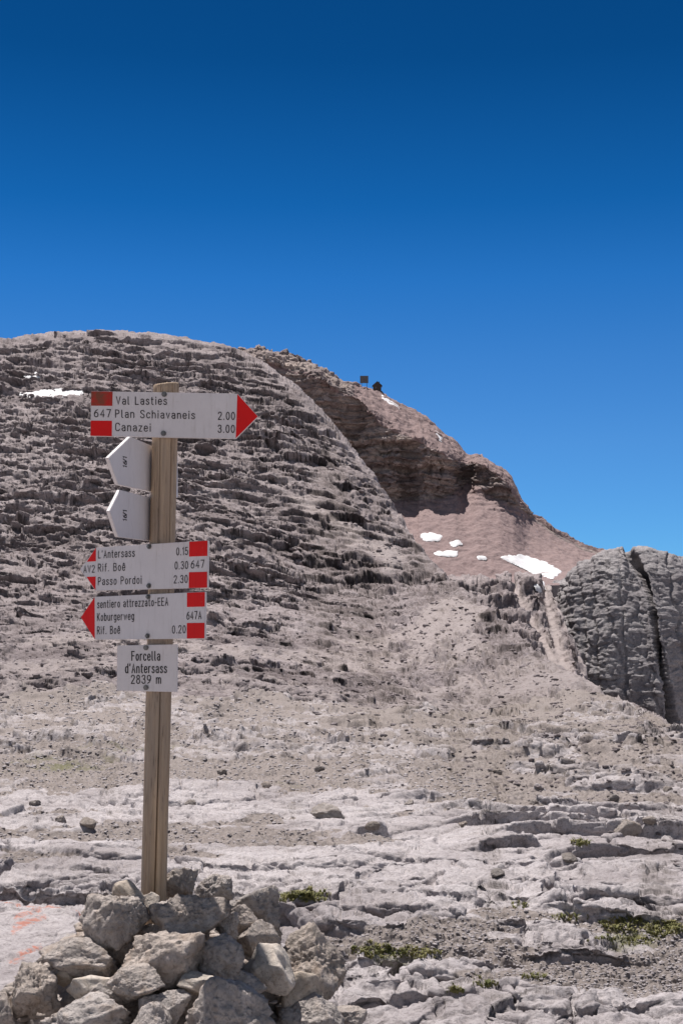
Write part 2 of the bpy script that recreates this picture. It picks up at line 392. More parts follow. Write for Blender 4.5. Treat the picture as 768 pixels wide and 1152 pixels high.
def seg(ax, ay, bx_, by_, wd):
    vx, vy = bx_ - ax, by_ - ay; t = np.clip(((PX2 - ax) * vx + (PY2 - ay) * vy) / (vx * vx + vy * vy), 0, 1)
    return np.exp(-(np.hypot(PX2 - ax - t * vx, (PY2 - ay - t * vy) * 1.3) / wd) ** 2)
paint = np.zeros_like(X)
for a in ((0, 1015, 45, 1021, 4), (45, 1021, 85, 1022, 3), (0, 1009, 14, 1010, 3), (20, 1031, 44, 1024, 8), (18, 1042, 52, 1032, 7), (16, 1048, 34, 1038, 7), (16, 1078, 44, 1064, 9), (84, 1024, 98, 1026, 4)):
    paint = np.maximum(paint, seg(*a))
paint *= .62
NF = NG + NH - 1                                    # rows in front of the crest; the back slope keeps its own rows
pyn = HY - (Zn - EYE) * F / Yn; dpy = np.diff(pyn[:NF], axis=0); dd = np.diff(Yn[:NF], axis=0) / Yn[1:NF] * 140
key = np.concatenate([np.zeros((1, NC)), np.cumsum(np.sqrt(dpy ** 2 + dd ** 2) + (.10 * np.abs(np.diff(PY2[:NF], axis=0)) + .012), 0)])
NF2 = 1850
key = blur(blur(key, 15, 1), 15, 1)
rs = resample([X[:NF], Yn[:NF], Zn[:NF], scree[:NF], gsoil[:NF], paint[:NF], far[:NF], RK[:NF], fade[:NF], Y[:NF]], NF2, key)
def app(a, b): return np.concatenate([a, b[NF:]]).astype(np.float32)
X, Yn, Zn, scree, gsoil, paint, far, RK, fade, Y = [app(a, b) for a, b in zip(rs, (X, Yn, Zn, scree, gsoil, paint, far, RK, fade, Y))]
V = np.stack([X, Yn, Zn], -1); foot = np.maximum(V[..., 1], 2.) / F * 1.0
rockm = np.clip(1 - scree, 0, 1)
ampl = (.07 + .03 * far + rockm * (.05 + .07 * far)) * (.3 + .7 * fade)
bed = V[..., 2] + .17 * V[..., 0] * far + (1 - far) * .06 * V[..., 1] + .8 * fbm(V[..., 0], V[..., 1], 20, 2, .5, seed=70) * far
vsq = 2.5 * far + 1.6 * (1 - far); hsq = .75 - .28 * far
coA = np.stack([V[..., 0] * hsq, V[..., 1] * hsq, bed * vsq], -1)
calm = 1 - .85 * np.exp(-(((V[..., 0] + 1.45) / .65) ** 2 + ((V[..., 1] - 5.6) / 1.2) ** 2) ** 2)
win = (1 - .4 * np.exp(-((np.arange(V.shape[0]) - NF2) / 8.) ** 2))[:, None]; ampl = ampl * win
flatq = 1 - .5 * sstep(6.5, 9, V[..., 1]) * (1 - far); calm = calm * flatq
ampl = ampl * (.35 + .65 * calm) * flatq
V = roughen(V, [9, 4.7, 2.4, 1.25, .64, .33, .17, .087, .045, .023], ampl, foot, .022 * V[..., 1] + .06, 1., coA, [3.4, 1.5, .7, .3, .13], (.06 + .10 * rockm + .15 * rockm * far + .10 * rockm * sstep(8, 5.5, V[..., 1])) * (.3 + .7 * fade) * calm * win, 1., .8 * far)
PX2 = CX + V[..., 0] / V[..., 1] * F; PY2 = HY - (V[..., 2] - EYE) * F / V[..., 1]
scree = np.maximum(scree, .47 * sstep(11, 13.5, V[..., 1]) * (1 - sstep(40, 70, V[..., 1])))
scree = np.maximum(scree, .42 * np.exp(-((np.log(np.maximum(V[..., 1], 1)) - math.log(33.)) / .38) ** 2))
A = np.stack([scree, gsoil, paint], -1)
GRID_A = (V, PX2, PY2)
ks = int(np.median(np.argmax(V[:, :, 1] > 20, axis=0)))
QA = grid_faces(V.shape[0], NC); nearf = (V[..., 1].ravel()[QA[:, 0]] < 34) & (QA[:, 0] < (NF2 - 3) * NC); nearf |= (QA[:, 0] < ks * NC)
VA, AA = V.reshape(-1, 3), A.reshape(-1, 3)
for nm, sel, mt in (('ground', nearf, GROUND), ('hillside', ~nearf, HILL)):
    us, inv = np.unique(QA[sel], return_inverse=True)
    link(nm, mesh_np(nm, VA[us], inv.reshape(-1, 4), AA[us]), mt, smooth=(nm == 'hillside'))['kind'] = 'structure'

def ground_at(px, py):
    """first point of the near ground met by the sight line through a picture point"""
    c = int(np.clip(np.interp(px, PXC, np.arange(NC)), 0, NC - 1))
    col = V[:, c]; pyc = HY - (col[:, 2] - EYE) * F / col[:, 1]
    i = int(np.argmax(pyc <= py)); return Vector(col[i])
# ------------------------------------------------------------------ far mountain (rows: crest .. valley)
MC = [  # px, crest, cliff top, cliff base, talus foot
 (150, 430, 445, 610, 660), (230, 405, 425, 605, 655), (262, 397, 416, 600, 652), (300, 392, 408, 590, 650), (340, 402, 418, 580, 648), (380, 428, 440, 575, 646), (405, 437, 450, 568, 645), (430, 443, 478, 563, 645),
 (452, 455, 488, 562, 645), (480, 470, 501, 563, 646), (500, 487, 511, 559, 648), (514, 500, 518, 552, 649), (524, 511, 522, 543, 649), (535, 515, 521, 546, 649), (550, 519, 527, 555, 650), (572, 535, 545, 567, 650), (580, 550, 556, 571, 649),
 (587, 567, 570, 575, 648), (600, 580, 582, 586, 647), (625, 598, 600, 603, 643), (655, 614, 616, 618, 642), (690, 626, 628, 630, 645), (760, 636, 638, 640, 650), (830, 640, 642, 644, 655)]
MC = np.array(MC, float)
NCM = 760
pxm = np.linspace(190, 790, NCM)
def mc(j):
    a = np.interp(pxm, MC[:, 0], MC[:, j]); kk = np.hanning(9); kk /= kk.sum()
    return np.convolve(np.pad(a, 4, mode='edge'), kk, 'valid')
cr_, ct_, cb_, tf_ = mc(1), mc(2), mc(3), mc(4)
one = np.ones(NCM)
# plan relief of the cliff: buttresses stand nearer
rel = 16 * np.exp(-((pxm - 488) / 30) ** 2) - 22 * np.exp(-((pxm - 525) / 9) ** 2) + 10 * np.exp(-((pxm - 562) / 20) ** 2) + 6 * np.sin(pxm / 11.) * (pxm < 470) + 1. * np.sin(pxm / 4.7 + 1)
rgt = sstep(576, 596, pxm); ovh = np.exp(-((pxm - 482) / 34) ** 4)
lines = [  # (py, Y, number of rows up to the next)
 (cr_ + 6, 900 * one, 12), (cr_, 770 * one, 70), (ct_, 711 - rel - 5 * ovh + 45 * rgt, 190), (cb_, 712 - rel * .88 + 4 * ovh + 36 * rgt, 150), (tf_, 612 * one, 60), (652 * one, 420 * one, 40), (657 * one, 210 * one, 30), (664 * one, 166 * one, 150), (780 * one, 128 * one, 20), (840 * one, 118 * one, 0)]
PYm, Ym, Lm = [], [], []
for i in range(len(lines) - 1):
    p0, y0, n = lines[i]; p1, y1, _ = lines[i + 1]
    for t in np.arange(n) / n:
        yy = y0 * (1 - t) + y1 * t if i != 3 else 1 / ((1 - t) / y0 + t / y1)
        PYm.append(p0 * (1 - t) + p1 * t); Ym.append(yy); Lm.append(np.full(NCM, i + t))
PYm = np.array(PYm); Ym = np.array(Ym); Lm = np.array(Lm)
if True:   # the hidden back: drop behind the crest
    PYm[:12] = PYm[12:13] + np.linspace(60, 0, 12, endpoint=False)[:, None] * .4
PXm = np.repeat(pxm[None, :], len(PYm), 0)
Xm = (PXm - CX) / F * Ym; Zm = EYE + (HY - PYm) / F * Ym
fm = Ym / F * 1.3
cl = np.exp(-((np.clip(Lm, 0, 9) - 2.5) / .55) ** 4) * (PXm < 595)   # cliff band
up = ((Lm > 1) & (Lm <= 2)).astype(float)
tal = np.clip(1 - np.abs(Lm - 3.6) / .9, 0, 1)
rockleft = sstep(415, 380, PXm) * up
# strata across the cliff
ss = Zm + .03 * Xm + 3 * fbm(Xm, Zm, 60, 3, .5, seed=31)
st = fbm(Xm * .10, ss, 15, 5, .6, fm, seed=32)
blocks = fbm(Xm, Zm * .5, 24, 5, .55, fm, ridged=True, seed=33)
tr1 = terrace(ss, 11, .12) - ss
tr2 = terrace(ss + 1.5 * fbm(Xm, Zm, 18, 3, seed=44), 4.3, .10) - ss
Dm = cl * (3.2 * st + 1.6 * blocks + .55 * tr1 + .9 * tr2) + (1 - cl) * (.8 * fbm(Xm, Ym, 25, 5, .55, fm, seed=34))
Dm += rockleft * 3 * fbm(Xm, Zm, 22, 5, .6, fm, ridged=True, seed=35)
Ym2 = Ym - Dm * (cl > .05) * 1.0
# gullies & low ribs on the talus and on the near plateau
gl = fbm(Xm + .25 * Ym, Ym * .15, 18, 4, .55, fm, seed=36)
Zm2 = Zm + tal * gl * .9 + (1 - cl) * .9 * fbm(Xm, Ym, 9, 5, .6, fm, seed=37) * np.clip(Ym / 700, .15, 1) + up * (1 - cl) * 1.4 * fbm(Xm, Ym, 12, 4, .6, fm, ridged=True, seed=38)
b_mask = ((Lm > 6) & (Ym < 330)).astype(float)
qq = Zm + .2 * Xm * .3 + .8 * fbm(Xm, Ym, 12, 3, seed=39)
gx = (PXm - (612 + (PYm - 660) * .22)); gul = np.exp(-(gx / (2.5 + (PYm - 650) * .06)) ** 2); gx2 = (PXm - (578 + (PYm - 660) * .55)); gul = np.maximum(gul, np.exp(-(gx2 / (3 + .05 * np.clip(PYm - 650, 0, 200))) ** 2))
rb = b_mask * np.clip(1 - 1.4 * gul, 0, 1) * sstep(4, -12, PXm - 618 - np.clip(PYm - 660, 0, 90) * .45)
Zm2 += rb * (1.0 * (terrace(qq, 1.8, .12) - qq) + .6 * fbm(Xm, Ym, 5, 5, .6, fm, seed=40) + .8) - b_mask * gul * .5
edge_px = 618 + np.clip(PYm - 660, 0, 90) * .45
Zm2 -= b_mask * 40 * sstep(0, 14, PXm - edge_px)
Am = np.zeros(Xm.shape + (3,), np.float32)
Am[..., 0] = np.where(b_mask > 0, 1 - rb, np.clip(np.where((Lm > 3) | (Lm <= 2.02), 1.0, .0) - rockleft, 0, 1))
Vm = np.stack([Xm * Ym2 / Ym, Ym2, Zm2], -1)
am_ = np.where(Lm > 6, .08 + .20 * rb, .025 + .24 * cl + .16 * rockleft + .04 * up * sstep(.2, .5, fbm(Xm, Ym, 30, 3, seed=45) + .2))
am_ = am_ * np.where((Lm > 6) & (PXm > edge_px - 8), .7, 1.)
coM = np.stack([Vm[..., 0], Vm[..., 1], Vm[..., 2] * 1.9 + .06 * Vm[..., 0]], -1)
Vm = roughen(Vm, [30, 16, 8, 4.2, 2.1, 1.1, .56, .3], am_ * .6, fm, .016 * Ym2 + .3, -1., coM, [22, 10, 4.6, 1.7, .8], am_ * 1.1, .35)
nb = int(np.argmax(Lm[:, 0] >= 6.0))
me = mesh_np('mountain', Vm[:nb + 1].reshape(-1, 3), grid_faces(nb + 1, NCM), Am[:nb + 1].reshape(-1, 3)); link('mountain', me, MOUNT, smooth=False)['kind'] = 'structure'
me = mesh_np('gully_slope', Vm[nb:].reshape(-1, 3), grid_faces(Vm.shape[0] - nb, NCM), Am[nb:].reshape(-1, 3)); link('gully_slope', me, HILL, smooth=False)['kind'] = 'structure'
GRID_M = (Vm, PXm, PYm)

# ------------------------------------------------------------------ right buttress
plan = [(602, 250), (582, 214), (572, 190), (577, 174), (596, 163), (634, 156), (690, 152), (706, 151.5), (716, 152), (724, 151), (750, 149), (800, 152), (860, 160), (950, 180)]
pl = np.array([((p - CX) / F * y, y) for p, y in plan])
dl = np.concatenate([[0], np.cumsum(np.hypot(*np.diff(pl, axis=0).T))])
NU, NV = 760, 560
u = np.linspace(0, dl[-1], NU)
bxp = smth(np.interp(u, dl, pl[:, 0])); byp = smth(np.interp(u, dl, pl[:, 1]))
toppx = bxp / byp * F + CX
tpy = np.interp(toppx, [582, 592, 603, 622, 644, 690, 730, 768, 900], [682, 668, 655, 637, 622, 607, 608, 619, 632])
ztop = EYE + (HY - tpy) / F * (byp + 8)
zt = smth(ztop)
vv = np.linspace(0, 1, NV)[:, None]
wall = np.clip(vv / .80, 0, 1); cap = np.clip((vv - .80) / .20, 0, 1)
cxB, cyB = 46., 215.
rd = 1 - np.sqrt(np.clip(1 - np.clip((wall - .62) / .38, 0, 1) ** 2, 0, 1))
inward = .15 * wall + .085 * rd + .80 * cap
zb0 = -24.
ZB = zb0 + (zt[None, :] - zb0) * (wall - .06 * rd * 0) - 0.0 + cap * 1.2 - 9 * cap ** 2
XB = bxp[None, :] * (1 - inward) + cxB * inward; YB = byp[None, :] * (1 - inward) + cyB * inward
tx, ty = np.gradient(bxp), np.gradient(byp); ln = np.hypot(tx, ty); nx, ny = ty / ln, -tx / ln    # outward (towards the viewer on the front)
U2 = np.repeat(u[None, :], NV, 0)
fb = 158 / F * 1.3
sB_ = ZB + .10 * U2 + .8 * fbm(U2, ZB, 14, 3, seed=51)
stB = fbm(U2 * .12, sB_, 2.6, 5, .62, fb, seed=52)
frac = fbm(U2 + .4 * fbm(U2, ZB, 5, 3, seed=55), ZB * .16, 3.4, 5, .6, fb, ridged=True, seed=53)
lowr = sstep(-6, 3, ZB)
DB = .13 * stB + .16 * frac + .8 * fbm(U2, ZB * .5, 11, 3, seed=54) + .12 * (terrace(sB_ + .7 * fbm(U2, ZB, 4, 3, seed=57), .95, .1) - sB_) * sstep(-.3, .4, fbm(U2, ZB, 6, 3, seed=58))
# dark cleft running down the face and a notch at the top
ppx = XB / YB * F + CX; ppy = HY - (ZB - EYE) * F / YB
clx = np.interp(ppy, [612, 650, 690, 720, 760, 800, 840], [704, 722, 733, 738, 747, 755, 762])
cw = np.interp(ppy, [612, 640, 680, 760, 820], [5, 3.2, 2.2, 3.0, 4])
DB -= np.interp(ppy, [615, 660], [2.5, 7.]) * np.exp(-((ppx - clx) / cw) ** 4) * (1 - cap)
for fx, fk, fd in ((640, .25, .5), (668, .12, .8), (684, .3, .5), (700, .05, .6), (720, .2, .5), (762, .15, .8), (784, .1, .6)):
    DB -= .6 * fd * np.exp(-((ppx - fx - (ppy - 700) * fk - 5 * noise2(ppy / 22., ppy * 0 + fx)) / 1.6) ** 2) * (1 - cap)
DB -= .5 * np.exp(-((ppx - 655 - (ppy - 700) * .1) / 2.5) ** 2) * (1 - cap)
DB = DB * (1 - cap * .6) 
XB = XB + nx[None, :] * DB; YB = YB + ny[None, :] * DB; ZB = ZB + DB * .25 * np.clip(rd * 2, 0, 1) + cap * .5 * fbm(XB, YB, 5, 4, .6, fb, seed=56)
VB = np.stack([XB, YB, ZB], -1)
VB = roughen(VB, [6, 3.1, 1.6, .8, .42], np.full(XB.shape, .08), np.full(XB.shape, fb), np.full(XB.shape, 2.6), 1., np.stack([VB[..., 0], VB[..., 1], sB_ * 1.9], -1), [3.2, 1.4, .6], .08 + .07 * sstep(720, 660, ppx), .6)
AB = np.zeros(XB.shape + (3,), np.float32)
me = mesh_np('cliff', VB.reshape(-1, 3), grid_faces(NV, NU), AB.reshape(-1, 3)); link('cliff', me, CLIFF, smooth=False)['kind'] = 'structure'

# ------------------------------------------------------------------ valley floor far behind, reaching the horizon
bm = bmesh.new()
R0 = 6000
vs = [bm.verts.new(p) for p in ((-R0, 900, -60), (R0, 900, -60), (R0, R0, -60), (-R0, R0, -60))]
bm.faces.new(vs)
vs = [bm.verts.new(p) for p in ((-R0, -R0, -30), (R0, -R0, -30), (R0, 900, -60), (-R0, 900, -60))]
bm.faces.new(vs); bmesh.ops.remove_doubles(bm, verts=bm.verts, dist=.01)
me = bpy.data.meshes.new('terrain'); bm.to_mesh(me); bm.free()
me.color_attributes.new('mask', 'FLOAT_COLOR', 'POINT').data.foreach_set('color', np.tile([1, 0, 0, 1], len(me.vertices)).astype(np.float32))
link('terrain', me, HILL, smooth=False)['kind'] = 'structure'

# ------------------------------------------------------------------ snow
SNOW, t_, b_ = newmat('snow', .6, .3); g_ = NT(t_); vv_ = g_.coord()
g_.l(g_.mix(g_.ramp(g_.noise(vv_, .3, 6, .6), [(.3, 0.), (.7, 1.)]), (.58, .56, .55), (.74, .74, .75)), b_.inputs['Base Color'])
g_.l(g_.bump(g_.noise(vv_, .8, 6, .6), .15, .5), b_.inputs['Normal'])
def in_poly(px, py, poly):
    ins = np.zeros(px.shape, bool); n = len(poly)
    for i in range(n):
        x0, y0 = poly[i]; x1, y1 = poly[(i + 1) % n]
        c = ((y0 > py) != (y1 > py)) & (px < (x1 - x0) * (py - y0) / (y1 - y0 + 1e-9) + x0); ins ^= c
    return ins
def snow(grid, poly, label, thick):
    Vg, px, py = grid
    py = HY - (Vg[..., 2] - EYE) * F / Vg[..., 1]
    j = 1.6 * noise2(px / 5., py / 3.)
    ins = in_poly(px + j, py + j * .6, poly) & (Vg[..., 1] < 780)
    if not ins.any(): return
    r, c = np.where(ins); r0, r1, c0, c1 = max(r.min() - 2, 0), r.max() + 3, max(c.min() - 2, 0), c.max() + 3
    sub = Vg[r0:r1, c0:c1].copy(); m = ins[r0:r1, c0:c1].astype(np.float32)
    sm = m.copy()
    for _ in range(3):
        p = np.pad(sm, 1, mode='edge'); sm = (p[1:-1, 1:-1] * 2 + p[:-2, 1:-1] + p[2:, 1:-1] + p[1:-1, :-2] + p[1:-1, 2:]) / 6
    h = thick * .35 * sstep(.2, 1., sm) - .02
    sub = blur(blur(sub, 4, 0), 4, 1)
    zs = sub[..., 2].copy()
    for _ in range(2):
        p = np.pad(zs, 1, mode='edge'); zs = (p[1:-1, 1:-1] + p[:-2, 1:-1] + p[2:, 1:-1] + p[1:-1, :-2] + p[1:-1, 2:]) / 5
    sub[..., 2] = zs + h + thick * .12
    sub[..., 1] -= (h + thick * .12) * .8
    nr, nc = m.shape; Q = grid_faces(nr, nc)
    keep = (sm.ravel()[Q] > .12).all(1)
    Q = Q[keep]
    if len(Q) == 0: return
    par = {}
    def find(a):
        while par.setdefault(a, a) != a: par[a] = par[par[a]]; a = par[a]
        return a
    for f in Q.tolist():
        r_ = find(f[0])
        for v_ in f[1:]: par[find(v_)] = r_
    rt = np.array([find(f[0]) for f in Q.tolist()]); vals, cnt = np.unique(rt, return_counts=True); Q = Q[rt == vals[np.argmax(cnt)]]
    us, inv = np.unique(Q, return_inverse=True)
    me = mesh_np('snow_patch', sub.reshape(-1, 3)[us], inv.reshape(-1, 4))
    tag(link('snow_patch', me, SNOW), label, 'snow patch', 'snow patches on the mountainsides')
snow(GRID_M, [(562, 627), (585, 624), (612, 632), (631, 643), (622, 652), (598, 645), (578, 635)], 'largest snow patch, at the foot of the reddish scree slope beside the grey buttress', 1.2)
snow(GRID_M, [(471, 602), (484, 599), (498, 603), (492, 609), (478, 609)], 'upper snow patch below the shaded overhang, nearest the dark hillside edge', .8)
snow(GRID_M, [(486, 622), (505, 619), (516, 622), (512, 627), (495, 626)], 'flat narrow snow patch just under two others on the red scree', .8)
snow(GRID_M, [(505, 611), (515, 607), (521, 613), (510, 616)], 'smallest of the three snow patches grouped on the red scree', .8)
snow(GRID_M, [(536, 626), (547, 626), (547, 630), (537, 630)], 'tiny lone snow fleck in the middle of the red scree', .8)
snow(GRID_M, [(520, 656), (545, 656), (563, 661), (540, 664), (524, 661)], 'thin grey-white snow strip on rock ledges below the red scree', .6)
snow(GRID_M, [(600, 656), (611, 654), (613, 665), (603, 668)], 'small square snow patch at the head of the scree gully', .6)
snow(GRID_M, [(429, 444), (447, 457), (450, 462), (430, 449)], 'thin snow streak on the skyline right beside the summit hut', .8)
snow(GRID_M, [(489, 485), (498, 492), (496, 497), (490, 492)], 'small snow fleck high on the skyline ridge right of the cliff', .8)
snow(GRID_A, [(22, 444), (48, 438.5), (78, 439), (98, 443), (70, 446.8), (40, 446.5)], 'bright snow patch on the left hillside level with the top sign', .35)
snow(GRID_A, [(26, 425), (42, 421), (46, 424), (34, 427)], 'little snow streak near the top left of the hillside', .35)

# ------------------------------------------------------------------ summit hut and reflector
def box(bm, c, s, M=None):
    r = bmesh.ops.create_cube(bm, size=1.)
    for v in r['verts']:
        v.co = Vector((v.co.x * s[0] + c[0], v.co.y * s[1] + c[1], v.co.z * s[2] + c[2]))
        if M: v.co = M @ v.co
    return r['verts']
def simple(name, col, rough=.7, metal=0., var=.25, scale=3., bump=0.01):
    m, t, b = newmat(name, rough, .3); g = NT(t); v = g.coord()
    n = g.noise(v, scale, 6, .6)
    g.l(g.mix(g.ramp(n, [(.3, 0.), (.7, 1.)]), tuple(c * (1 - var) for c in col), tuple(min(1, c * (1 + var)) for c in col)), b.inputs['Base Color'])
    b.inputs['Metallic'].default_value = metal
    if bump: g.l(g.bump(g.noise(v, scale * 4, 5, .6), bump, .4), b.inputs['Normal'])
    return m
def bmo(name, bm, mat, parent=None, smooth=False):
    me = bpy.data.meshes.new(name); bmesh.ops.recalc_face_normals(bm, faces=bm.faces); bm.to_mesh(me); bm.free()
    return link(name, me, mat, parent, smooth)
HUTW = simple('hut_timber', (.06, .045, .04)); HUTR = simple('hut_roof_metal', (.09, .085, .09), .5); GREY = simple('reflector_metal', (.11, .11, .12), .6)
def mountain_pt(px, py):
    c = int(np.argmin(np.abs(pxm - px))); col = Vm[13:, c]; pyc = HY - (col[:, 2] - EYE) * F / col[:, 1]
    i = int(np.argmin(np.abs(pyc - py))); return Vector(col[i])
hp = pt(424, 439.5, 771)
hut = tag(empty('mountain_hut', hp), 'small dark mountain hut with a pitched roof on the far summit ridge', 'hut')
bm = bmesh.new(); box(bm, (0, 0, .6), (4.6, 6, 4.2)); bmo('wall', bm, HUTW, hut)
bm = bmesh.new()
for sgn in (-1, 1):
    vs = [bm.verts.new(p) for p in ((0, -3.4, 4.9), (0, 3.4, 4.9), (sgn * 2.9, 3.4, 2.4), (sgn * 2.9, -3.4, 2.4))]; bm.faces.new(vs)
bmesh.ops.solidify(bm, geom=bm.faces[:], thickness=.22); bmo('roof', bm, HUTR, hut)
bm = bmesh.new(); vs = [bm.verts.new(p) for p in ((-2.3, -3.0, 2.7), (2.3, -3.0, 2.7), (0, -3.0, 4.7))]; bm.faces.new(vs); r = bmesh.ops.extrude_face_region(bm, geom=bm.faces[:]); bmesh.ops.translate(bm, verts=[v for v in r['geom'] if isinstance(v, bmesh.types.BMVert)], vec=(0, .2, 0)); bmo('gable', bm, HUTW, hut)
bm = bmesh.new(); box(bm, (1.2, 1.0, 4.6), (.5, .5, 1.6)); bmo('chimney', bm, HUTW, hut)
bm = bmesh.new(); box(bm, (-.9, -3.04, 1.2), (.9, .08, 1.0)); bmo('window', bm, GREY, hut)
rp = pt(409.5, 435.5, 768)
rf = tag(empty('radio_reflector', rp), 'square grey radio reflector panel on posts on the far summit beside the hut', 'reflector')
bm = bmesh.new(); box(bm, (0, 0, 4.4), (4.6, .25, 4.2)); bmo('panel', bm, GREY, rf)
bm = bmesh.new()
for i in range(4): box(bm, (-2.3 + i * 1.53, .3, 4.4), (.16, .3, 4.2))
for i in range(3): box(bm, (0, .6, 2.6 + i * 1.8), (4.7, .16, .16))
bmo('frame', bm, GREY, rf)
for sx in (-1.5, 1.5):
    bm = bmesh.new(); box(bm, (sx, .35, .9), (.3, .3, 3.6)); bmo('post', bm, GREY, rf)

# ------------------------------------------------------------------ stones
def stone_mat(name, tone, rough_amt):
    m, t, b = newmat(name, .93, .12); g = NT(t); v = g.coord()
    big = g.noise(v, 5, 6, .62, .5); mid = g.noise(v, 22, 9, .7); fine = g.noise(v, 90, 8, .7)
    d, mdl, li = [tuple(c * f for c in tone) for f in (.58, 1., 1.28)]
    col = g.mix(g.ramp(mid, [(.34, 0.), (.64, 1.)]), mdl, li)
    col = g.mix(g.ramp(big, [(.36, .8), (.55, 0.)]), col, d)
    col = g.mix(g.ramp(fine, [(.33, .6), (.48, 0.)]), col, tuple(c * .5 for c in d))
    col = g.mix(g.ramp(g.noise(v, 9, 7, .65, .8), [(.48, 0.), (.66, .65)]), col, (tone[0] * .72, tone[1] * .62, tone[2] * .52))
    info = g.n('ShaderNodeObjectInfo')
    br = g.n('ShaderNodeHueSaturation'); g.l(col, br.inputs['Color']); g.l(g.math('ADD', g.math('MULTIPLY', info.outputs['Random'], .3), .82), br.inputs['Value'])
    hu = g.mix(g.math('MULTIPLY', g.math('FRACT', g.math('MULTIPLY', info.outputs['Random'], 7.31)), .38), br.outputs[0], g.mix(1., br.outputs[0], (1.0, .86, .70), 'MULTIPLY')); g.l(hu, b.inputs['Base Color'])
    n1 = g.bump(mid, .02 * rough_amt, .8); n2 = g.bump(fine, .006 * rough_amt, .9, n1)
    n3 = g.bump(g.voro(v, 45), .008 * rough_amt, .6, n2); g.l(n3, b.inputs['Normal'])
    return m
ROUGH = stone_mat('rough_limestone', (.48, .435, .41), 1.3); SMOOTH = stone_mat('smooth_tan_limestone', (.47, .42, .37), .4)
_ico = {}
def ico(n):
    if n not in _ico:
        bm = bmesh.new(); bmesh.ops.create_icosphere(bm, subdivisions=n, radius=1.)
        bm.verts.ensure_lookup_table()
        _ico[n] = (np.array([v.co[:] for v in bm.verts]), np.array([[v.index for v in f.verts] for f in bm.faces])); bm.free()
    return _ico[n]
def stone_shape(seed, n=5, planes=16, rough=1., lo=.42, flat=0.):
    V0, T = ico(n); r = np.random.default_rng(seed)
    N = r.normal(size=(planes, 3)); N /= np.linalg.norm(N, axis=1)[:, None]; D = r.uniform(lo, .85, planes)
    dots = np.clip(V0 @ N.T, .05, None); rr = D[None, :] / dots
    rr = np.concatenate([rr, np.ones((len(V0), 1))], 1)
    k = 80.; rad = -np.log(np.exp(-k * rr).sum(1)) / k
    P = V0 * rad[:, None]
    o = r.uniform(0, 90, 3)
    n5, n9 = noise3(P * 5 + o), noise3(P * 10 + o + 3)
    d = .09 * noise3(P * 2.0 + o) + rough * (.06 * n5 - .07 * np.abs(n9) + .045 * noise3(P * 17 + o) - .035 * np.clip(np.abs(noise3(P * 24 + o)) - .25, 0, 1) + .022 * noise3(P * 38 + o))
    P = P + V0 * d[:, None]
    mn, mx = P.min(0), P.max(0); P = (P - (mn + mx) / 2) / (mx - mn)      # unit box
    return P, T
def rot_y(P, a):
    c, s_ = math.cos(a), math.sin(a); return np.stack([P[:, 0] * c + P[:, 2] * s_, P[:, 1], -P[:, 0] * s_ + P[:, 2] * c], 1)
STN = []
def stone(seed, x0, x1, y0, y1, Yc, label, rough=1., dep=None, tilt=0., mat=None, planes=16, lo=.42):
    P, T = stone_shape(seed, 5, planes, rough, lo)
    P = rot_y(P, math.radians(tilt)); P = (P - (P.min(0) + P.max(0)) / 2) / (P.max(0) - P.min(0))
    wd, ht = (x1 - x0) / F * Yc, (y1 - y0) / F * Yc; dp = dep or .85 * math.sqrt(wd * ht)
    P = P * np.array([wd, dp, ht]) * 1.06
    me = mesh_np('stone', P, T, k=3)
    o = link('stone', me, mat or (ROUGH if rough > .5 else SMOOTH)); o.location = pt((x0 + x1) / 2, (y0 + y1) / 2, Yc)
    tag(o, label, 'stone', 'stones of the cairn around the signpost'); return o
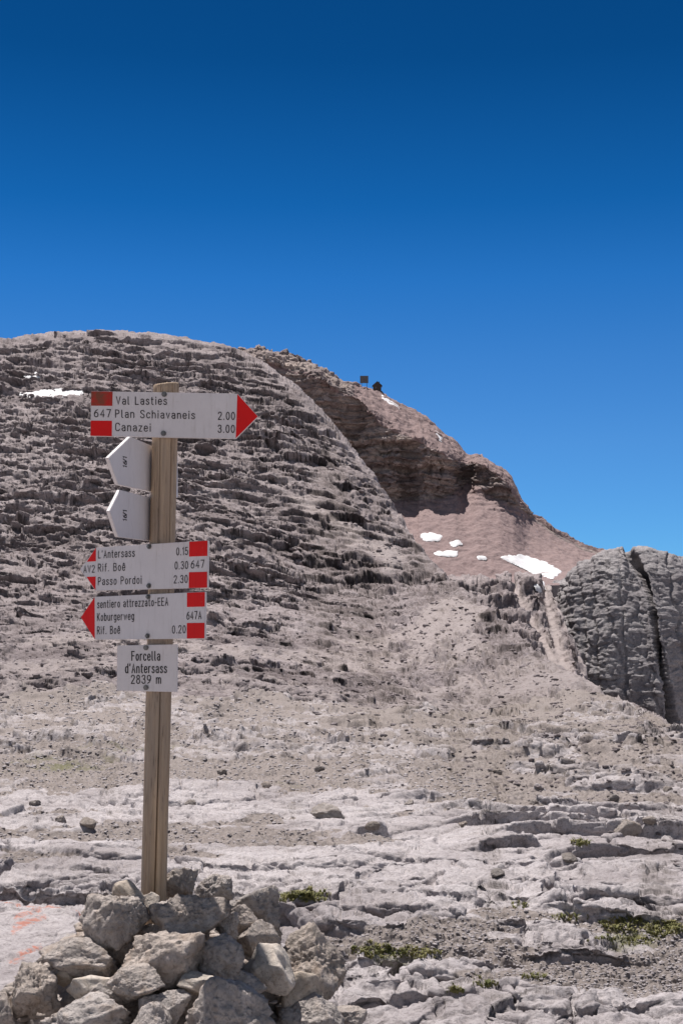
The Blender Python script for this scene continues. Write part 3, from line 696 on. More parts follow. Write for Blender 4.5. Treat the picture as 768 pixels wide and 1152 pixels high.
CA = [ # seed,x0,x1,y0,y1,Y,label,rough,tilt
 (1, 125, 163, 991, 1027, 4.26, 'small smooth tan stone leaning against the left side of the post foot', .2, 25),
 (2, 158, 180, 1004, 1032, 4.27, 'small shaded stone wedged right under the front of the wooden post', .4, 0),
 (3, 169, 204, 1013, 1044, 4.23, 'brownish stone in shadow directly below and right of the post foot', .7, 10),
 (4, 92, 166, 1008, 1067, 4.16, 'big rough grey stone left of the post with a sharp lower edge', 1.3, 20),
 (5, 176, 260, 1008, 1068, 4.18, 'big pale pitted boulder just right of the post foot', 1.4, 10),
 (6, 135, 234, 1048, 1116, 4.04, 'largest central boulder half in the sign shadow below the post', 1.1, 5),
 (7, 184, 222, 975, 1018, 4.46, 'tall rough stone standing right behind the post foot', 1.3, 0),
 (8, 42, 132, 1056, 1104, 4.08, 'flat pointed slab lying on the left side of the cairn', .8, 22),
 (9, 5, 68, 1088, 1148, 3.98, 'broad layered block at the lower left corner of the cairn', 1.3, 0),
 (10, 76, 140, 1097, 1124, 4.00, 'long smooth tan stone under the flat pointed slab', .2, 4),
 (11, 122, 186, 1086, 1128, 3.92, 'thin plate-like rock perched in front of the largest central boulder', .9, -4),
 (12, 201, 242, 1095, 1120, 3.95, 'little tan stone between the central boulder and the big front boulder', .35, 0),
 (13, 222, 275, 1051, 1109, 4.06, 'rough knobbly stone right of the largest central boulder', 1.4, 0),
 (14, 209, 311, 1099, 1190, 3.86, 'biggest front boulder at the bottom middle of the cairn', 1.1, 12),
 (15, 158, 214, 1116, 1160, 3.90, 'angular brownish stone left of the biggest front boulder', .6, 15),
 (16, 42, 146, 1120, 1185, 3.86, 'rough front boulder at the bottom left below the long tan stone', 1.3, -8),
 (17, 140, 192, 1128, 1180, 3.80, 'dark tilted stone at the very bottom below the plate-like rock', .6, 30),
 (18, 250, 317, 996, 1056, 4.50, 'large rough boulder at the back right of the cairn', 1.4, 5),
 (19, 257, 290, 1018, 1050, 4.30, 'small pale stone between two rough boulders on the right upper side', .6, 10),
 (20, 268, 315, 1037, 1084, 4.26, 'rounded grey stone above the smooth tan one on the right side', .7, 30),
 (21, 269, 331, 1063, 1116, 4.16, 'smooth tan rounded stone in the right middle of the cairn', .2, 20),
 (22, 307, 363, 1092, 1143, 4.22, 'smooth faceted tan stone lowest on the right side of the cairn', .2, 0),
 (23, 311, 388, 1042, 1120, 4.42, 'top-heavy overhanging boulder at the right end of the cairn', 1.2, 0),
 (24, 314, 386, 1119, 1178, 4.18, 'dark low rock under the faceted tan stone at the bottom right', .9, 0),
 (25, 372, 412, 1134, 1160, 4.30, 'thin flat slab lying on the ground at the far right of the cairn', .8, 8),
 (26, 238, 268, 1026, 1060, 4.20, 'pale crusty stone between the pitted boulder and the right stones', 1.2, 0),
 (27, 218, 262, 984, 1022, 4.55, 'low rough stone at the back between post and back right boulder', 1.2, 0),
 (28, -14, 24, 1116, 1180, 4.00, 'grey stone cut by the left picture edge at the bottom', 1.0, 0),
 (29, 56, 86, 1084, 1110, 4.06, 'small round shaded stone beside the broad layered block', .5, 0),
 (30, 112, 150, 1052, 1084, 4.16, 'wedge of rock filling the gap left of the largest central boulder', 1.0, 0),
 (31, 150, 190, 1040, 1066, 4.20, 'dark filler stone deep in the gap below the post', .9, 0),
 (32, 232, 300, 1088, 1130, 4.05, 'half buried grey stone behind the biggest front boulder', 1.0, 0),
 (33, 182, 222, 1108, 1140, 3.98, 'dark stone in the gap under the little tan stone', .9, 0),
 (34, 95, 150, 1105, 1140, 3.98, 'rough stone in shade beneath the plate-like rock', 1.0, 0),
]
for c in CA:
    stone(c[0] + 100, c[1], c[2], c[3], c[4], c[5], c[6], c[7], tilt=c[8])
# rubble heart of the cairn
V0, T = ico(5); o_ = V0 * np.array([.50, .46, .40]); o_ = o_ + V0 * (.05 * noise3(V0 * 6) + .03 * noise3(V0 * 14))[:, None]
me = mesh_np('rubble', o_, T, k=3); ro = link('rubble', me, ROUGH); ro.location = (-.60, 4.42, -.03); tag(ro, 'packed small rubble filling the heart of the stone cairn', 'rubble', kind='stuff')

def pick_cairn():
    a, b = random.uniform(-2.9, -.2), random.uniform(.1, 1.2); d = Vector((math.cos(a) * math.cos(b), math.sin(a) * math.cos(b), math.sin(b)))
    return np.array((-.60 + d.x * .53, 4.42 + d.y * .5, -.03 + d.z * .43))
# loose rocks on the pavement
LR = [(372, 919, 42, 20), (707, 935, 34, 22), (560, 985, 18, 10), (460, 905, 14, 8), (300, 885, 16, 9), (100, 930, 20, 12), (70, 925, 16, 12), (640, 968, 22, 10), (730, 925, 16, 9), (520, 930, 12, 7), (420, 930, 18, 9), (250, 870, 12, 7), (600, 905, 12, 7), (690, 900, 14, 8), (750, 890, 12, 7), (360, 866, 12, 7), (215, 905, 14, 8), (40, 905, 14, 8), (560, 870, 12, 6)]
protos = [stone_shape(900 + i, 4, 9, .9, .5) for i in range(6)]
pm = [mesh_np('loose_rock', P, T, k=3) for P, T in protos]
for m_ in pm:
    m_.materials.append(ROUGH); m_.polygons.foreach_set('use_smooth', np.ones(len(m_.polygons), dtype=bool))
special = {0: 'largest loose grey rock on the slabs straight behind the cairn and right of the post', 1: 'pale tilted block on the slab edge near the right picture border'}
for i, (px, py, wd, ht) in enumerate(LR):
    p = ground_at(px, py); o = bpy.data.objects.new('loose_rock', pm[i % 6]); COL.objects.link(o)
    o.location = p + Vector((0, 0, ht / F * p.y * .1)); o.rotation_euler = (random.uniform(-.2, .2), random.uniform(-.2, .2), random.uniform(0, 6.28))
    o.scale = (wd / F * p.y, wd / F * p.y * .9, ht / F * p.y * 1.15)
    tag(o, special.get(i, 'small loose grey limestone rock lying on the pale slabs and gravel behind the cairn'), 'rock', 'loose rocks on the limestone pavement')

# rubble scattered over pavement and slope: uncountable
def scatter(name, label, n, pick, size, mat):
    Vs, Ts = [], []; base = [stone_shape(700 + i, 2, 8, .6, .5) for i in range(8)]; off = 0
    for i in range(n):
        p = pick()
        if p is None: continue
        P, T = base[random.randrange(8)]; sz = size(p)
        a = random.uniform(0, 6.28); c, s_ = math.cos(a), math.sin(a)
        Q = P * np.array([sz * random.uniform(.8, 1.4), sz * random.uniform(.7, 1.2), sz * random.uniform(.3, .65)])
        Q = np.stack([Q[:, 0] * c - Q[:, 1] * s_, Q[:, 0] * s_ + Q[:, 1] * c, Q[:, 2]], 1) + np.array(p) + np.array([0, 0, sz * .06])
        Vs.append(Q); Ts.append(T + off); off += len(P)
    me = mesh_np(name, np.concatenate(Vs), np.concatenate(Ts), k=3)
    return tag(link(name, me, mat, smooth=False), label, 'rubble', kind='stuff')
nrA = V.shape[0]
scatter('rubble', 'small stone chips wedged between the stones of the cairn', 260, pick_cairn, lambda p: random.uniform(.025, .075), ROUGH)
def pick_near():
    for _ in range(30):
        r = random.randrange(60, ks); c = random.randrange(NC)
        if scree[r, c] > .35 + random.random() * .4 and V[r, c, 1] > 3.5 and not (V[r, c, 1] < 5 and X[r, c] < -.05): return V[r, c]
def pick_hill():
    for _ in range(30):
        r = random.randrange(ks, NF2 - 40); c = random.randrange(NC)
        if random.random() < .25 + scree[r, c]: return V[r, c]
scatter('gravel', 'loose gravel and stone chips between the pale limestone slabs', 24000, pick_near, lambda p: max(.01, p[1] / F * random.choice((1.2, 1.6, 2, 2.4, 3, 4.5))), GROUND)
scatter('rubble', 'broken rock debris strewn over the hillside behind the signpost', 12000, pick_hill, lambda p: p[1] / F * random.choice((1., 1.5, 1.5, 2, 2, 2.5, 3, 3, 4, 5, 7)), HILL)

# ------------------------------------------------------------------ grass in the cracks
GR, t_, b_ = newmat('grass', .7, .2); g_ = NT(t_); info_n = g_.noise(g_.coord(), 14, 4, .6)
g_.l(g_.mix(g_.ramp(info_n, [(.35, 0.), (.65, 1.)]), (.10, .11, .035), (.25, .225, .095)), b_.inputs['Base Color'])
GP = [(345, 1010, 30, 6, 420), (318, 1012, 10, 5, 80), (425, 1072, 34, 8, 420), (470, 1074, 26, 7, 200), (700, 1042, 28, 9, 420), (748, 1046, 24, 9, 420), (652, 950, 12, 4, 120), (512, 1116, 10, 4, 90), (545, 1108, 16, 4, 90), (600, 1100, 16, 4, 80), (640, 1034, 20, 4, 70), (585, 1020, 10, 3, 60), (700, 1060, 40, 6, 120)]
Vs, Ts = [], []; off = 0
for (px, py, rx, ry, n) in GP:
    for i in range(n):
        a = random.uniform(0, 6.28); rr = math.sqrt(random.random())
        qx, qy = px + rx * rr * math.cos(a), py + ry * rr * math.sin(a)
        
        if noise2(np.array([qx / 6.]), np.array([qy / 2.5]))[0] < -.12: continue
        p = np.array(ground_at(qx, qy)); hgt = random.uniform(.006, .022) * (1.3 - .6 * rr) * p[1] / 6
        for j in range(4):
            az = random.uniform(0, 6.28); d = np.array([math.cos(az), math.sin(az), 0]); sd = np.array([-math.sin(az), math.cos(az), 0]) * hgt * .16
            b0 = p + d * .004; md = p + d * hgt * .4 + np.array([0, 0, hgt * .7]); tp = p + d * hgt * random.uniform(.7, 1.3) + np.array([0, 0, hgt * random.uniform(.7, 1.1)])
            Vs += [b0 - sd, b0 + sd, md + sd, md - sd, tp + sd * .2, tp - sd * .2]
            Ts += [(off, off + 1, off + 2, off + 3), (off + 3, off + 2, off + 4, off + 5)]; off += 6
tag(link('grass', mesh_np('grass', np.array(Vs), np.array(Ts)), GR, smooth=False), 'short green turf growing in the cracks between limestone slabs', 'grass', kind='stuff')

# ------------------------------------------------------------------ signpost
WOOD, t_, b_ = newmat('weathered_wood', .8, .2); g_ = NT(t_)
v1 = g_.coord((30, 30, 1.2)); n1 = g_.noise(v1, 2.2, 8, .65, .4); v2 = g_.coord((6, 6, .7)); n2 = g_.noise(v2, 2.0, 5, .6)
c_ = g_.mix(g_.ramp(n1, [(.32, 0.), (.66, 1.)]), (.27, .185, .12), (.53, .39, .26))
c_ = g_.mix(g_.ramp(n2, [(.4, .6), (.62, 0.)]), c_, (.27, .235, .205))
c_ = g_.mix(g_.ramp(g_.noise(g_.coord((60, 60, 4)), 3, 6, .6), [(.30, .7), (.42, 0.)]), c_, (.07, .045, .03))
g_.l(c_, b_.inputs['Base Color']); g_.l(g_.bump(n1, .004, .8), b_.inputs['Normal'])
def sign_paint(name, col, rust=0.):
    m, t, b = newmat(name, .5, .2); g = NT(t); v = g.coord()
    n = g.noise(v, 9, 7, .65); f = g.noise(g.coord((1, 1, .25)), 60, 6, .65)
    c = g.mix(g.ramp(n, [(.3, 0.), (.7, 1.)]), tuple(x * .90 for x in col), col)
    c = g.mix(g.ramp(f, [(.28, .5), (.40, 0.)]), c, tuple(x * .72 for x in col))
    c = g.mix(g.ramp(g.noise(g.coord((14, 14, 1.6)), 4, 7, .7), [(.54, 0.), (.72, .42)]), c, tuple(x * .62 for x in (col[0], col[1] * .95, col[2] * .88)))
    sc2 = g.noise(g.coord((30, 30, 260)), 1.2, 3, .5); c = g.mix(g.ramp(sc2, [(.68, 0.), (.74, .35)]), c, (.35, .33, .31))
    if rust: 
        rn = g.noise(v, 26, 7, .7); c = g.mix(g.ramp(rn, [(.5 - .1 * rust, 0.), (.62, .8)]), c, (.13, .075, .04))
    g.l(c, b.inputs['Base Color']); g.l(g.bump(g.noise(v, 40, 5, .6), .0012, .4), b.inputs['Normal']); return m
WHITE = sign_paint('white_sign_paint', (.68, .645, .645)); RED = sign_paint('red_sign_paint', (.72, .010, .010)); REDW = sign_paint('worn_red_paint', (.50, .025, .02), 1.); INK = simple('black_engraving', (.035, .03, .03), .6, var=.3, bump=0)
EDGE = simple('sign_edge', (.20, .13, .10), .8, scale=40); STEEL = simple('bolt_steel', (.17, .165, .16), .4, .7, scale=60, bump=0)

base = pt(173, 1005, 4.40); top = pt(187, 432, 4.40); PR = .0415
root = tag(empty('signpost', base), 'weathered wooden hiking signpost carrying white and red trail signs, set in a stone cairn', 'signpost')
ax = (top - base).normalized(); Lp = (top - base).length
NS, NRW = 220, 120
th = np.linspace(0, 2 * np.pi, NS, endpoint=False); zz = np.concatenate([np.linspace(-.40, Lp - .004, NRW), [Lp, Lp]])
TH, ZZ = np.meshgrid(th, zz)
rr = PR * (1 + .012 * np.sin(3 * TH + ZZ) + .02 * noise2(TH * 6, ZZ * 2.) + .012 * noise2(TH * 20, ZZ * 4.) + .02 * noise2(ZZ * 1.3, ZZ * 0 + 3.3))
crk = -np.pi / 2 + .22 + .10 * np.sin(ZZ * 1.7) - .05 * ZZ        # crack down the front
dth = (TH - (crk % (2 * np.pi)) + np.pi) % (2 * np.pi) - np.pi
rr = rr - .014 * np.exp(-(dth / .045) ** 2) * sstep(.95, .45, ZZ) - .006 * np.exp(-((dth - .5) / .03) ** 2) * sstep(.7, 1., ZZ) - .006 * np.exp(-((dth + .45) / .03) ** 2) * sstep(1.0, 1.3, ZZ)
rr[-2] *= .93; rr[-1] *= .02
Pp = np.stack([rr * np.cos(TH), rr * np.sin(TH), ZZ], -1)
Pp[..., 2] += .006 * np.cos(TH - .6) * (ZZ > Lp - .01)
i = np.arange(len(zz) * NS).reshape(len(zz), NS); j = np.roll(i, -1, 1)
Qp = np.stack([i[:-1], j[:-1], j[1:], i[1:]], -1).reshape(-1, 4)
post = link('post', mesh_np('post', Pp.reshape(-1, 3), Qp), WOOD, root); post.rotation_mode = 'QUATERNION'; post.rotation_quaternion = Vector((0, 0, 1)).rotation_difference(ax)

# ---- engraved lettering: a stroke alphabet (cap height 1)
def C(*p): return ('c', p)
def Ln(*p): return ('l', p)
O = lambda cx, cy, rx, ry, a0=0, a1=360, n=18: ('l', tuple((cx + rx * math.cos(math.radians(a0 + (a1 - a0) * i / n)), cy + ry * math.sin(math.radians(a0 + (a1 - a0) * i / n))) for i in range(n + 1)))
xh = .70
GL = {
 'V': (.5, [Ln((0, 1), (.25, 0), (.5, 1))]), 'L': (.40, [Ln((0, 1), (0, 0), (.4, 0))]), 'P': (.46, [Ln((0, 0), (0, 1), (.24, 1), (.40, .93), (.46, .74), (.40, .55), (.24, .48), (0, .48))]),
 'S': (.48, [C((.47, .82), (.38, .97), (.24, 1.), (.06, .92), (.02, .76), (.12, .60), (.34, .46), (.47, .28), (.42, .08), (.24, 0), (.08, .04), (0, .2))]),
 'C': (.48, [C((.48, .78), (.40, .95), (.24, 1.), (.06, .92), (0, .72), (0, .28), (.06, .08), (.24, 0), (.40, .05), (.48, .22))]),
 'A': (.5, [Ln((0, 0), (.25, 1), (.5, 0)), Ln((.09, .33), (.41, .33))]), 'R': (.46, [Ln((0, 0), (0, 1), (.24, 1), (.40, .93), (.46, .76), (.40, .58), (.24, .5), (0, .5)), Ln((.22, .5), (.47, 0))]),
 'B': (.46, [Ln((0, .53), (0, 1), (.24, 1), (.39, .93), (.42, .77), (.37, .61), (.24, .53), (0, .53)), Ln((0, .53), (0, 0), (.26, 0), (.42, .07), (.47, .26), (.41, .45), (.26, .53))]),
 'E': (.42, [Ln((.42, 1), (0, 1), (0, 0), (.42, 0)), Ln((0, .52), (.36, .52))]), 'F': (.42, [Ln((.42, 1), (0, 1), (0, 0)), Ln((0, .52), (.36, .52))]), 'K': (.46, [Ln((0, 0), (0, 1)), Ln((.46, 1), (.04, .42)), Ln((.14, .56), (.47, 0))]),
 'a': (.40, [C((.02, .58), (.10, .68), (.24, .70), (.36, .62), (.39, .48)), Ln((.39, .50), (.39, 0)), C((.39, .40), (.20, .40), (.04, .33), (.01, .18), (.10, .03), (.22, 0), (.34, .07), (.39, .18))]),
 'l': (.14, [Ln((.02, 1), (.02, .12), (.06, .02), (.14, 0))]), 'i': (.06, [Ln((.03, .70), (.03, 0)), Ln((.03, .90), (.03, 1.0))]),
 's': (.36, [C((.35, .57), (.28, .68), (.16, .70), (.04, .63), (.03, .50), (.14, .40), (.27, .33), (.36, .20), (.30, .05), (.18, 0), (.06, .03), (0, .14))]),
 't': (.26, [Ln((.09, .95), (.09, .14), (.14, .02), (.26, 0)), Ln((0, .68), (.25, .68))]),
 'e': (.40, [C((.01, .37), (.39, .37), (.39, .50), (.33, .65), (.20, .70), (.07, .65), (0, .48), (0, .22), (.07, .05), (.20, 0), (.32, .04), (.39, .15))]),
 'n': (.40, [Ln((0, .70), (0, 0)), C((0, .48), (.07, .64), (.20, .70), (.33, .65), (.39, .48), (.39, 0))]), 'c': (.38, [C((.38, .54), (.31, .67), (.20, .70), (.07, .65), (0, .48), (0, .22), (.07, .05), (.20, 0), (.31, .03), (.38, .15))]),
 'h': (.40, [Ln((0, 1), (0, 0)), C((0, .48), (.07, .64), (.20, .70), (.33, .65), (.39, .48), (.39, 0))]), 'v': (.38, [Ln((0, .70), (.19, 0), (.38, .70))]), 'z': (.36, [Ln((0, .70), (.36, .70), (0, 0), (.36, 0))]),
 'r': (.26, [Ln((0, .70), (0, 0)), C((0, .46), (.06, .62), (.16, .70), (.26, .68))]), 'f': (.26, [C((.27, .98), (.18, 1.), (.10, .93), (.09, .80), (.09, 0)), Ln((0, .66), (.25, .66))]),
 'o': (.40, [O(.20, .35, .20, .35)]), 'ê': (.40, [C((.01, .37), (.39, .37), (.39, .50), (.33, .65), (.20, .70), (.07, .65), (0, .48), (0, .22), (.07, .05), (.20, 0), (.32, .04), (.39, .15)), Ln((.07, .82), (.20, .98), (.33, .82))]),
 'd': (.40, [Ln((.39, 1), (.39, 0)), C((.39, .46), (.32, .65), (.20, .70), (.07, .64), (0, .48), (0, .22), (.07, .05), (.20, 0), (.32, .06), (.39, .22))]),
 'b': (.40, [Ln((0, 1), (0, 0)), C((0, .46), (.07, .65), (.20, .70), (.33, .64), (.40, .48), (.40, .22), (.33, .05), (.20, 0), (.07, .06), (0, .22))]),
 'u': (.40, [C((0, .70), (0, .22), (.07, .05), (.19, 0), (.32, .06), (.39, .22)), Ln((.39, .70), (.39, 0))]),
 'g': (.40, [Ln((.39, .70), (.39, -.08)), C((.39, -.06), (.33, -.22), (.19, -.27), (.05, -.22)), C((.39, .46), (.32, .65), (.20, .70), (.07, .64), (0, .48), (0, .24), (.07, .07), (.20, .02), (.32, .08), (.39, .24))]),
 'w': (.54, [Ln((0, .70), (.13, 0), (.27, .62), (.41, 0), (.54, .70))]), 'm': (.62, [Ln((0, .70), (0, 0)), C((0, .48), (.06, .64), (.16, .70), (.27, .64), (.31, .48), (.31, 0)), C((.31, .48), (.37, .64), (.47, .70), (.58, .64), (.62, .48), (.62, 0))]),
 "'": (.06, [Ln((.05, 1.0), (.01, .80))]), '.': (.08, [Ln((.04, .0), (.04, .07))]), '-': (.28, [Ln((0, .42), (.28, .42))]), '/': (.3, [Ln((0, 0), (.3, 1))]),
 '0': (.46, [O(.23, .5, .23, .5)]), '1': (.22, [Ln((0, .80), (.18, 1), (.18, 0))]), '2': (.46, [C((.01, .78), (.08, .95), (.23, 1.), (.39, .94), (.45, .76), (.38, .56), (.16, .26), (0, 0)), Ln((0, 0), (.46, 0))]),
 '3': (.46, [C((.02, .82), (.10, .96), (.23, 1.), (.38, .95), (.43, .78), (.37, .60), (.20, .54)), C((.20, .54), (.40, .46), (.46, .28), (.40, .07), (.23, 0), (.08, .05), (0, .2))]),
 '4': (.46, [Ln((.34, 0), (.34, 1), (0, .27), (.46, .27))]), '5': (.46, [Ln((.42, 1), (.06, 1), (.03, .52)), C((.03, .52), (.12, .60), (.24, .62), (.40, .54), (.46, .32), (.40, .08), (.22, 0), (.08, .04), (0, .18))]),
 '6': (.46, [C((.40, .97), (.20, .84), (.05, .60), (0, .32), (.06, .08), (.23, 0), (.40, .08), (.46, .30), (.40, .52), (.23, .60), (.08, .52), (.01, .36))]), '7': (.46, [Ln((0, 1), (.46, 1), (.16, 0))]),
 '8': (.46, [O(.23, .77, .19, .23), O(.23, .27, .23, .27)]), '9': (.46, [C((.06, .03), (.26, .16), (.41, .40), (.46, .68), (.40, .92), (.23, 1.), (.06, .92), (0, .70), (.06, .48), (.23, .40), (.38, .48), (.45, .64))]),
}
def catmull(p, n=4):
    out = []
    q = [p[0]] + list(p) + [p[-1]]
    for i in range(1, len(q) - 2):
        for k in range(n):
            t = k / n; f = []
            for d in (0, 1):
                a, b, c, e = q[i - 1][d], q[i][d], q[i + 1][d], q[i + 2][d]
                f.append(.5 * (2 * b + (c - a) * t + (2 * a - 5 * b + 4 * c - e) * t * t + (3 * b - a - 3 * c + e) * t ** 3))
            out.append(tuple(f))
    out.append(tuple(p[-1])); return out
def ribbon(bm, pts, wd, M, lift):
    P = [np.array(p, float) for p in pts]
    Q = [P[0]]
    for p in P[1:]:
        if np.hypot(*(p - Q[-1])) > 1e-5: Q.append(p)
    P = Q; n = len(P)
    if n < 2: return
    closed = n > 4 and np.hypot(*(P[0] - P[-1])) < 1e-4
    dirs = [(P[i + 1] - P[i]) / np.hypot(*(P[i + 1] - P[i])) for i in range(n - 1)]
    if not closed: P[0] = P[0] - dirs[0] * wd * .35; P[-1] = P[-1] + dirs[-1] * wd * .35
    L, R = [], []
    for i in range(n):
        d0 = dirs[i - 1] if i > 0 else (dirs[-1] if closed else dirs[0]); d1 = dirs[i] if i < n - 1 else (dirs[0] if closed else dirs[-1])
        m = d0 + d1; l = np.hypot(*m); m = d1 if l < .3 else m / l
        nrm = np.array([-m[1], m[0]]); s_ = wd / 2 / max(.55, abs(np.dot(nrm, [-d1[1], d1[0]])))
        L.append(bm.verts.new(M(P[i] + nrm * s_, lift))); R.append(bm.verts.new(M(P[i] - nrm * s_, lift)))
    for i in range(n - 1): bm.faces.new((R[i], R[i + 1], L[i + 1], L[i]))
def text_ribbons(bm, txt, x0, x1, yb, cap, wd, slope=0.):
    """one line of lettering in board coordinates (x right, z up) from x0 to x1, baseline yb"""
    adv = []; tot = 0; gap = .32
    for ch in txt:
        wdt = .34 if ch == ' ' else GL[ch][0]; adv.append((ch, tot, wdt)); tot += wdt + (gap if ch != ' ' else gap * .6)
    tot -= gap; sx = (x1 - x0) / tot
    for ch, p, wdt in adv:
        if ch == ' ': continue
        for si, (kd, pts) in enumerate(GL[ch][1]):
            q = catmull(pts) if kd == 'c' else list(pts)
            q = [(x0 + (p + a) * sx, yb + b * cap) for a, b in q]
            ribbon(bm, q, wd, lambda v, l: (v[0], -l, v[1] + slope * (v[0] - x0)), .0014 + .00012 * si)

class Board:
    """a sign board: a plane through the picture point (px,py) at depth Y; outline and lettering are measured on that plane"""
    def __init__(s, label, px, py, Y, yaw, th=.010, roll=0., back=False):
        s.o = pt(px, py, Y); s.th = th; s.M = Matrix.Rotation(math.radians(yaw), 3, 'Z') @ Matrix.Rotation(math.radians(roll), 3, 'Y')
        s.yaw, s.roll, s.label = yaw, roll, label
    def loc(s, px, py):
        d = pt(px, py, 1.) - Vector((0, 0, EYE)); n = s.M @ Vector((0, -1, 0)); e = Vector((0, 0, EYE))
        t = (s.o - e).dot(n) / d.dot(n); q = s.M.transposed() @ (e + d * t - s.o); return (q.x, q.z)
    def prism(s, name, poly, y0, y1, mat, parent=None, bevel=0.):
        bm = bmesh.new(); fv = [bm.verts.new((x, y0, z)) for x, z in poly]; bv = [bm.verts.new((x, y1, z)) for x, z in poly]
        bm.faces.new(fv); bm.faces.new(bv[::-1]); n = len(poly)
        for i in range(n): bm.faces.new((fv[i], bv[i], bv[(i + 1) % n], fv[(i + 1) % n]))
        if bevel: bmesh.ops.bevel(bm, geom=bm.edges[:], offset=bevel, segments=2, affect='EDGES')
        return bmo(name, bm, mat, parent)
    def build(s, corners, mat=WHITE):
        poly = [s.loc(*c) for c in corners]
        b = s.prism('sign_board', poly, 0., s.th, mat, root, .0012)
        b.location = s.o - base; b.rotation_mode = 'QUATERNION'; b.rotation_quaternion = s.M.to_quaternion()
        b.data.materials.append(EDGE); b['label'] = s.label; s.b = b; return b
    def paint(s, name, corners, mat):
        return s.prism(name, [s.loc(*c) for c in corners], -.0008, -.0000 + .001, mat, s.b)
    def letter(s, lines, name='lettering'):
        for (txt, xa, ya, xb, yb_, capx) in lines:          # baseline from (xa,ya) to (xb,yb_), cap height in picture px
            bm = bmesh.new(); a = s.loc(xa, ya); c = s.loc(xb, yb_); u_ = s.loc(xa, ya - capx); cap = u_[1] - a[1]
            text_ribbons(bm, txt, a[0], c[0], a[1], cap, cap * .118, (c[1] - a[1]) / (c[0] - a[0]))
            bmo(name, bm, INK, s.b)
    def bolt(s, px, py, r=.007):
        x, z = s.loc(px, py); bm = bmesh.new()
        bmesh.ops.create_cone(bm, segments=20, radius1=r * 1.25, radius2=r * 1.25, depth=.0025, cap_ends=True, matrix=Matrix.Translation((x, -.0022, z)) @ Matrix.Rotation(math.pi / 2, 4, 'X'))
        bmesh.ops.create_cone(bm, segments=6, radius1=r * .85, radius2=r * .75, depth=.006, cap_ends=True, matrix=Matrix.Translation((x, -.0062, z)) @ Matrix.Rotation(math.pi / 2, 4, 'X'))
        bmo('bolt', bm, STEEL, s.b)

Yf = 4.40 - PR - .0125
# top sign, arrow to the right
B = Board('white right-pointing trail sign reading Val Lasties, Plan Schiavaneis, Canazei', 185, 466, Yf, 0)
B.build([(102.6, 440), (267.5, 442.8), (290.5, 468.5), (265.5, 493.6), (102, 490.5)])
B.paint('red_band', [(102.9, 440.4), (127, 440.8), (126.6, 456.6), (102.8, 456.4)], REDW); B.paint('red_band', [(102.4, 473.2), (126.2, 473.4), (126, 490.6), (102.2, 490.2)], RED)
B.paint('arrow_tip', [(267.1, 443.4), (289.9, 468.5), (265.3, 493)], RED)
B.letter([('Val Lasties', 131.3, 454.9, 187.6, 455.2, 8.5), ('Plan Schiavaneis', 130.3, 469.6, 219, 471.2, 8.3), ('Canazei', 130.5, 484.6, 169.5, 485.4, 8.5), ('647', 106.5, 469.0, 124.6, 469.2, 8.3), ('2.00', 245.8, 472.0, 264, 472.2, 8.3), ('3.00', 245.5, 486.6, 263.8, 486.8, 8.3)])
B.bolt(185, 443.6); B.bolt(184.2, 487.6)
# left-pointing signs, turned on the post
n36 = Vector((-math.sin(math.radians(36)), -math.cos(math.radians(36)), 0))
def on_post(py, n, off):
    t = (1005 - py) / 573; c = base.lerp(top, t) + n * off; return (CX + c.x / c.y * F, py, c.y)
pxb, pyb, Yb_ = on_post(640, n36, PR + .0125)
B = Board("white left-pointing trail sign reading L'Antersass, Rif. Boê, Passo Pordoi", pxb, 640, Yb_, -36)
B.build([(108.4, 616), (233.6, 607.8), (233.0, 661.2), (107.6, 664.6), (90, 640.6)])
B.paint('red_band', [(213.2, 609.5), (233.3, 608.2), (233.1, 625.4), (213.0, 626.2)], RED); B.paint('red_band', [(212.8, 643.8), (232.9, 643.2), (232.8, 661.0), (212.6, 661.6)], RED)
B.paint('red_corner', [(108.2, 616.6), (108.1, 631.4), (98.0, 632.0)], RED); B.paint('red_corner', [(107.9, 648.6), (107.7, 663.8), (97.8, 649.0)], RED)
B.letter([("L'Antersass", 111.2, 627.9, 151.7, 626.0, 8.2), ('Rif. Boê', 111, 642.9, 141, 641.7, 8.2), ('Passo Pordoi', 111, 658.2, 159.5, 656.4, 8.2), ('0.15', 199, 624.6, 211.6, 624.0, 8.2), ('0.30', 197.2, 640.4, 211.6, 639.8, 8.2), ('2.30', 196.2, 656.0, 211.2, 655.4, 8.2), ('647', 215.4, 639.2, 229.8, 638.6, 8.4), ('AV2', 94.8, 644.2, 106.8, 643.8, 7.6)])
B.bolt(168.4, 614.8); B.bolt(168, 659)
pxb, pyb, Yb_ = on_post(692, n36, PR + .0125)
B = Board('white left-pointing trail sign reading sentiero attrezzato-EEA, Koburgerweg, Rif. Boê', pxb, 692, Yb_, -36)
B.build([(106.8, 671.4), (230.6, 665.6), (230.0, 718.4), (107.0, 719.8), (90.8, 694.4)])
B.paint('red_band', [(210.6, 666.9), (230.3, 666.0), (230.2, 682.4), (210.6, 682.9)], RED); B.paint('red_band', [(210.5, 700.9), (230.0, 700.6), (229.8, 718.0), (210.5, 718.3)], RED)
B.paint('arrow_tip', [(106.7, 672.2), (106.9, 719.0), (91.4, 694.4)], RED)
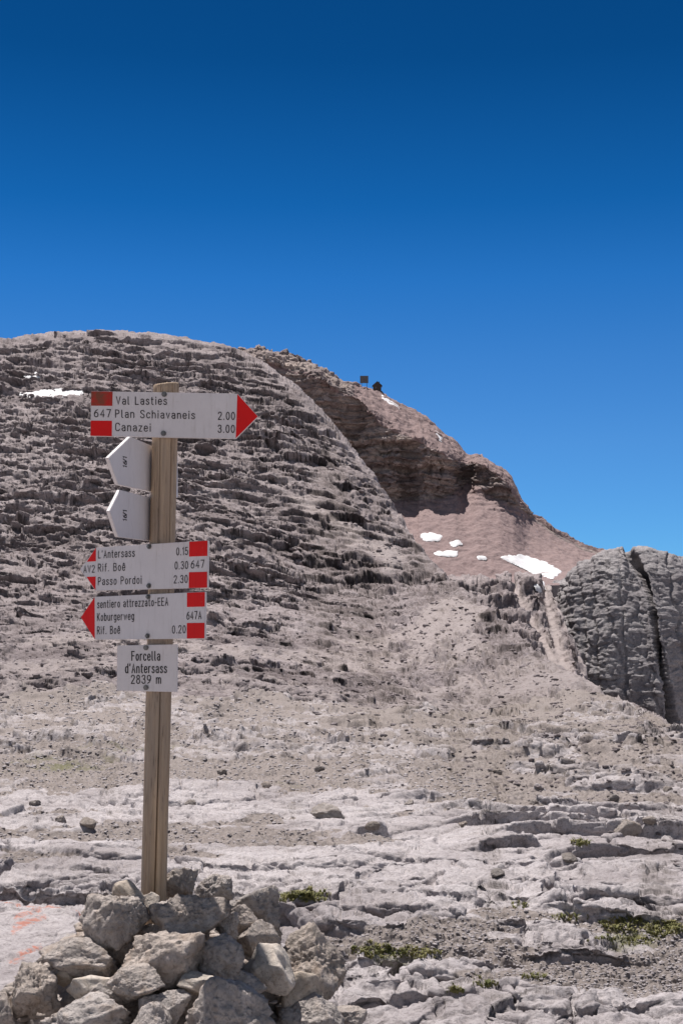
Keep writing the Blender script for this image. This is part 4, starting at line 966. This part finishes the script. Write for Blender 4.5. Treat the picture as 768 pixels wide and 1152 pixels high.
B.letter([('sentiero attrezzato-EEA', 110.2, 684.0, 189.2, 681.0, 8.2), ('Koburgerweg', 110, 698.4, 151, 697.0, 8.2), ('Rif. Boê', 110, 713.4, 135.2, 712.6, 8.2), ('0.20', 194.3, 712.4, 209, 712.0, 8.2), ('647A', 210.6, 696.8, 226.6, 696.2, 8.4)])
B.bolt(167.3, 671.4); B.bolt(166.6, 715.4)
# name plate
B = Board("white rectangular plate reading Forcella d'Antersass 2839 m", *on_post(751, Vector((-.15, -.99, 0)), PR + .0125)[:1], 751, Yf, -6)
B.build([(132, 726.2), (199.6, 724.8), (199.2, 778.6), (131.6, 777)])
B.letter([('Forcella', 148.6, 743.0, 180, 742.8, 10), ("d'Antersass", 141.6, 757.0, 187.6, 756.8, 10), ('2839 m', 148, 768.9, 181, 768.9, 9.2)])
B.bolt(164.6, 728.6); B.bolt(164.6, 773.4)
# two signs seen from behind, pointing towards the left of the viewer
a16 = math.radians(16); nb_ = Vector((math.cos(a16), -math.sin(a16), 0))      # the side we see
for lab, row, cs, tx in (('back of the upper edge-on arrow sign beside the post, white and bare', 525, [(147, 491.2), (200, 513.5), (200.5, 560), (133, 545), (122.2, 515)], 516),
                     ('back of the lower edge-on arrow sign beside the post, white and bare', 580, [(135.5, 551), (196, 567), (196, 612), (133, 604), (123.4, 575)], 576)):
    px0, _, Y0 = on_post(row, -nb_, PR + .002)
    B = Board(lab, px0, row, Y0, 90 - 16, th=.012)
    B.build(cs)
    # maker's mark: a short vertical row of small characters
    bm = bmesh.new(); x0, z0 = B.loc(142.5, tx + 10); x1, _ = B.loc(138, tx + 10); 
    for kx, ch in enumerate('16/1'):
        bb = bmesh.new()
        for si, (kd, pts) in enumerate(GL[ch][1]):
            q = catmull(pts) if kd == 'c' else list(pts)
            ribbon(bm, [(x0 - b * .026, z0 + (kx * .6 + a) * .016) for a, b in q], .004, lambda v, l: (v[0], -l, v[1]), .0006 + .0001 * si)
        bb.free()
    bmo('lettering', bm, INK, B.b)
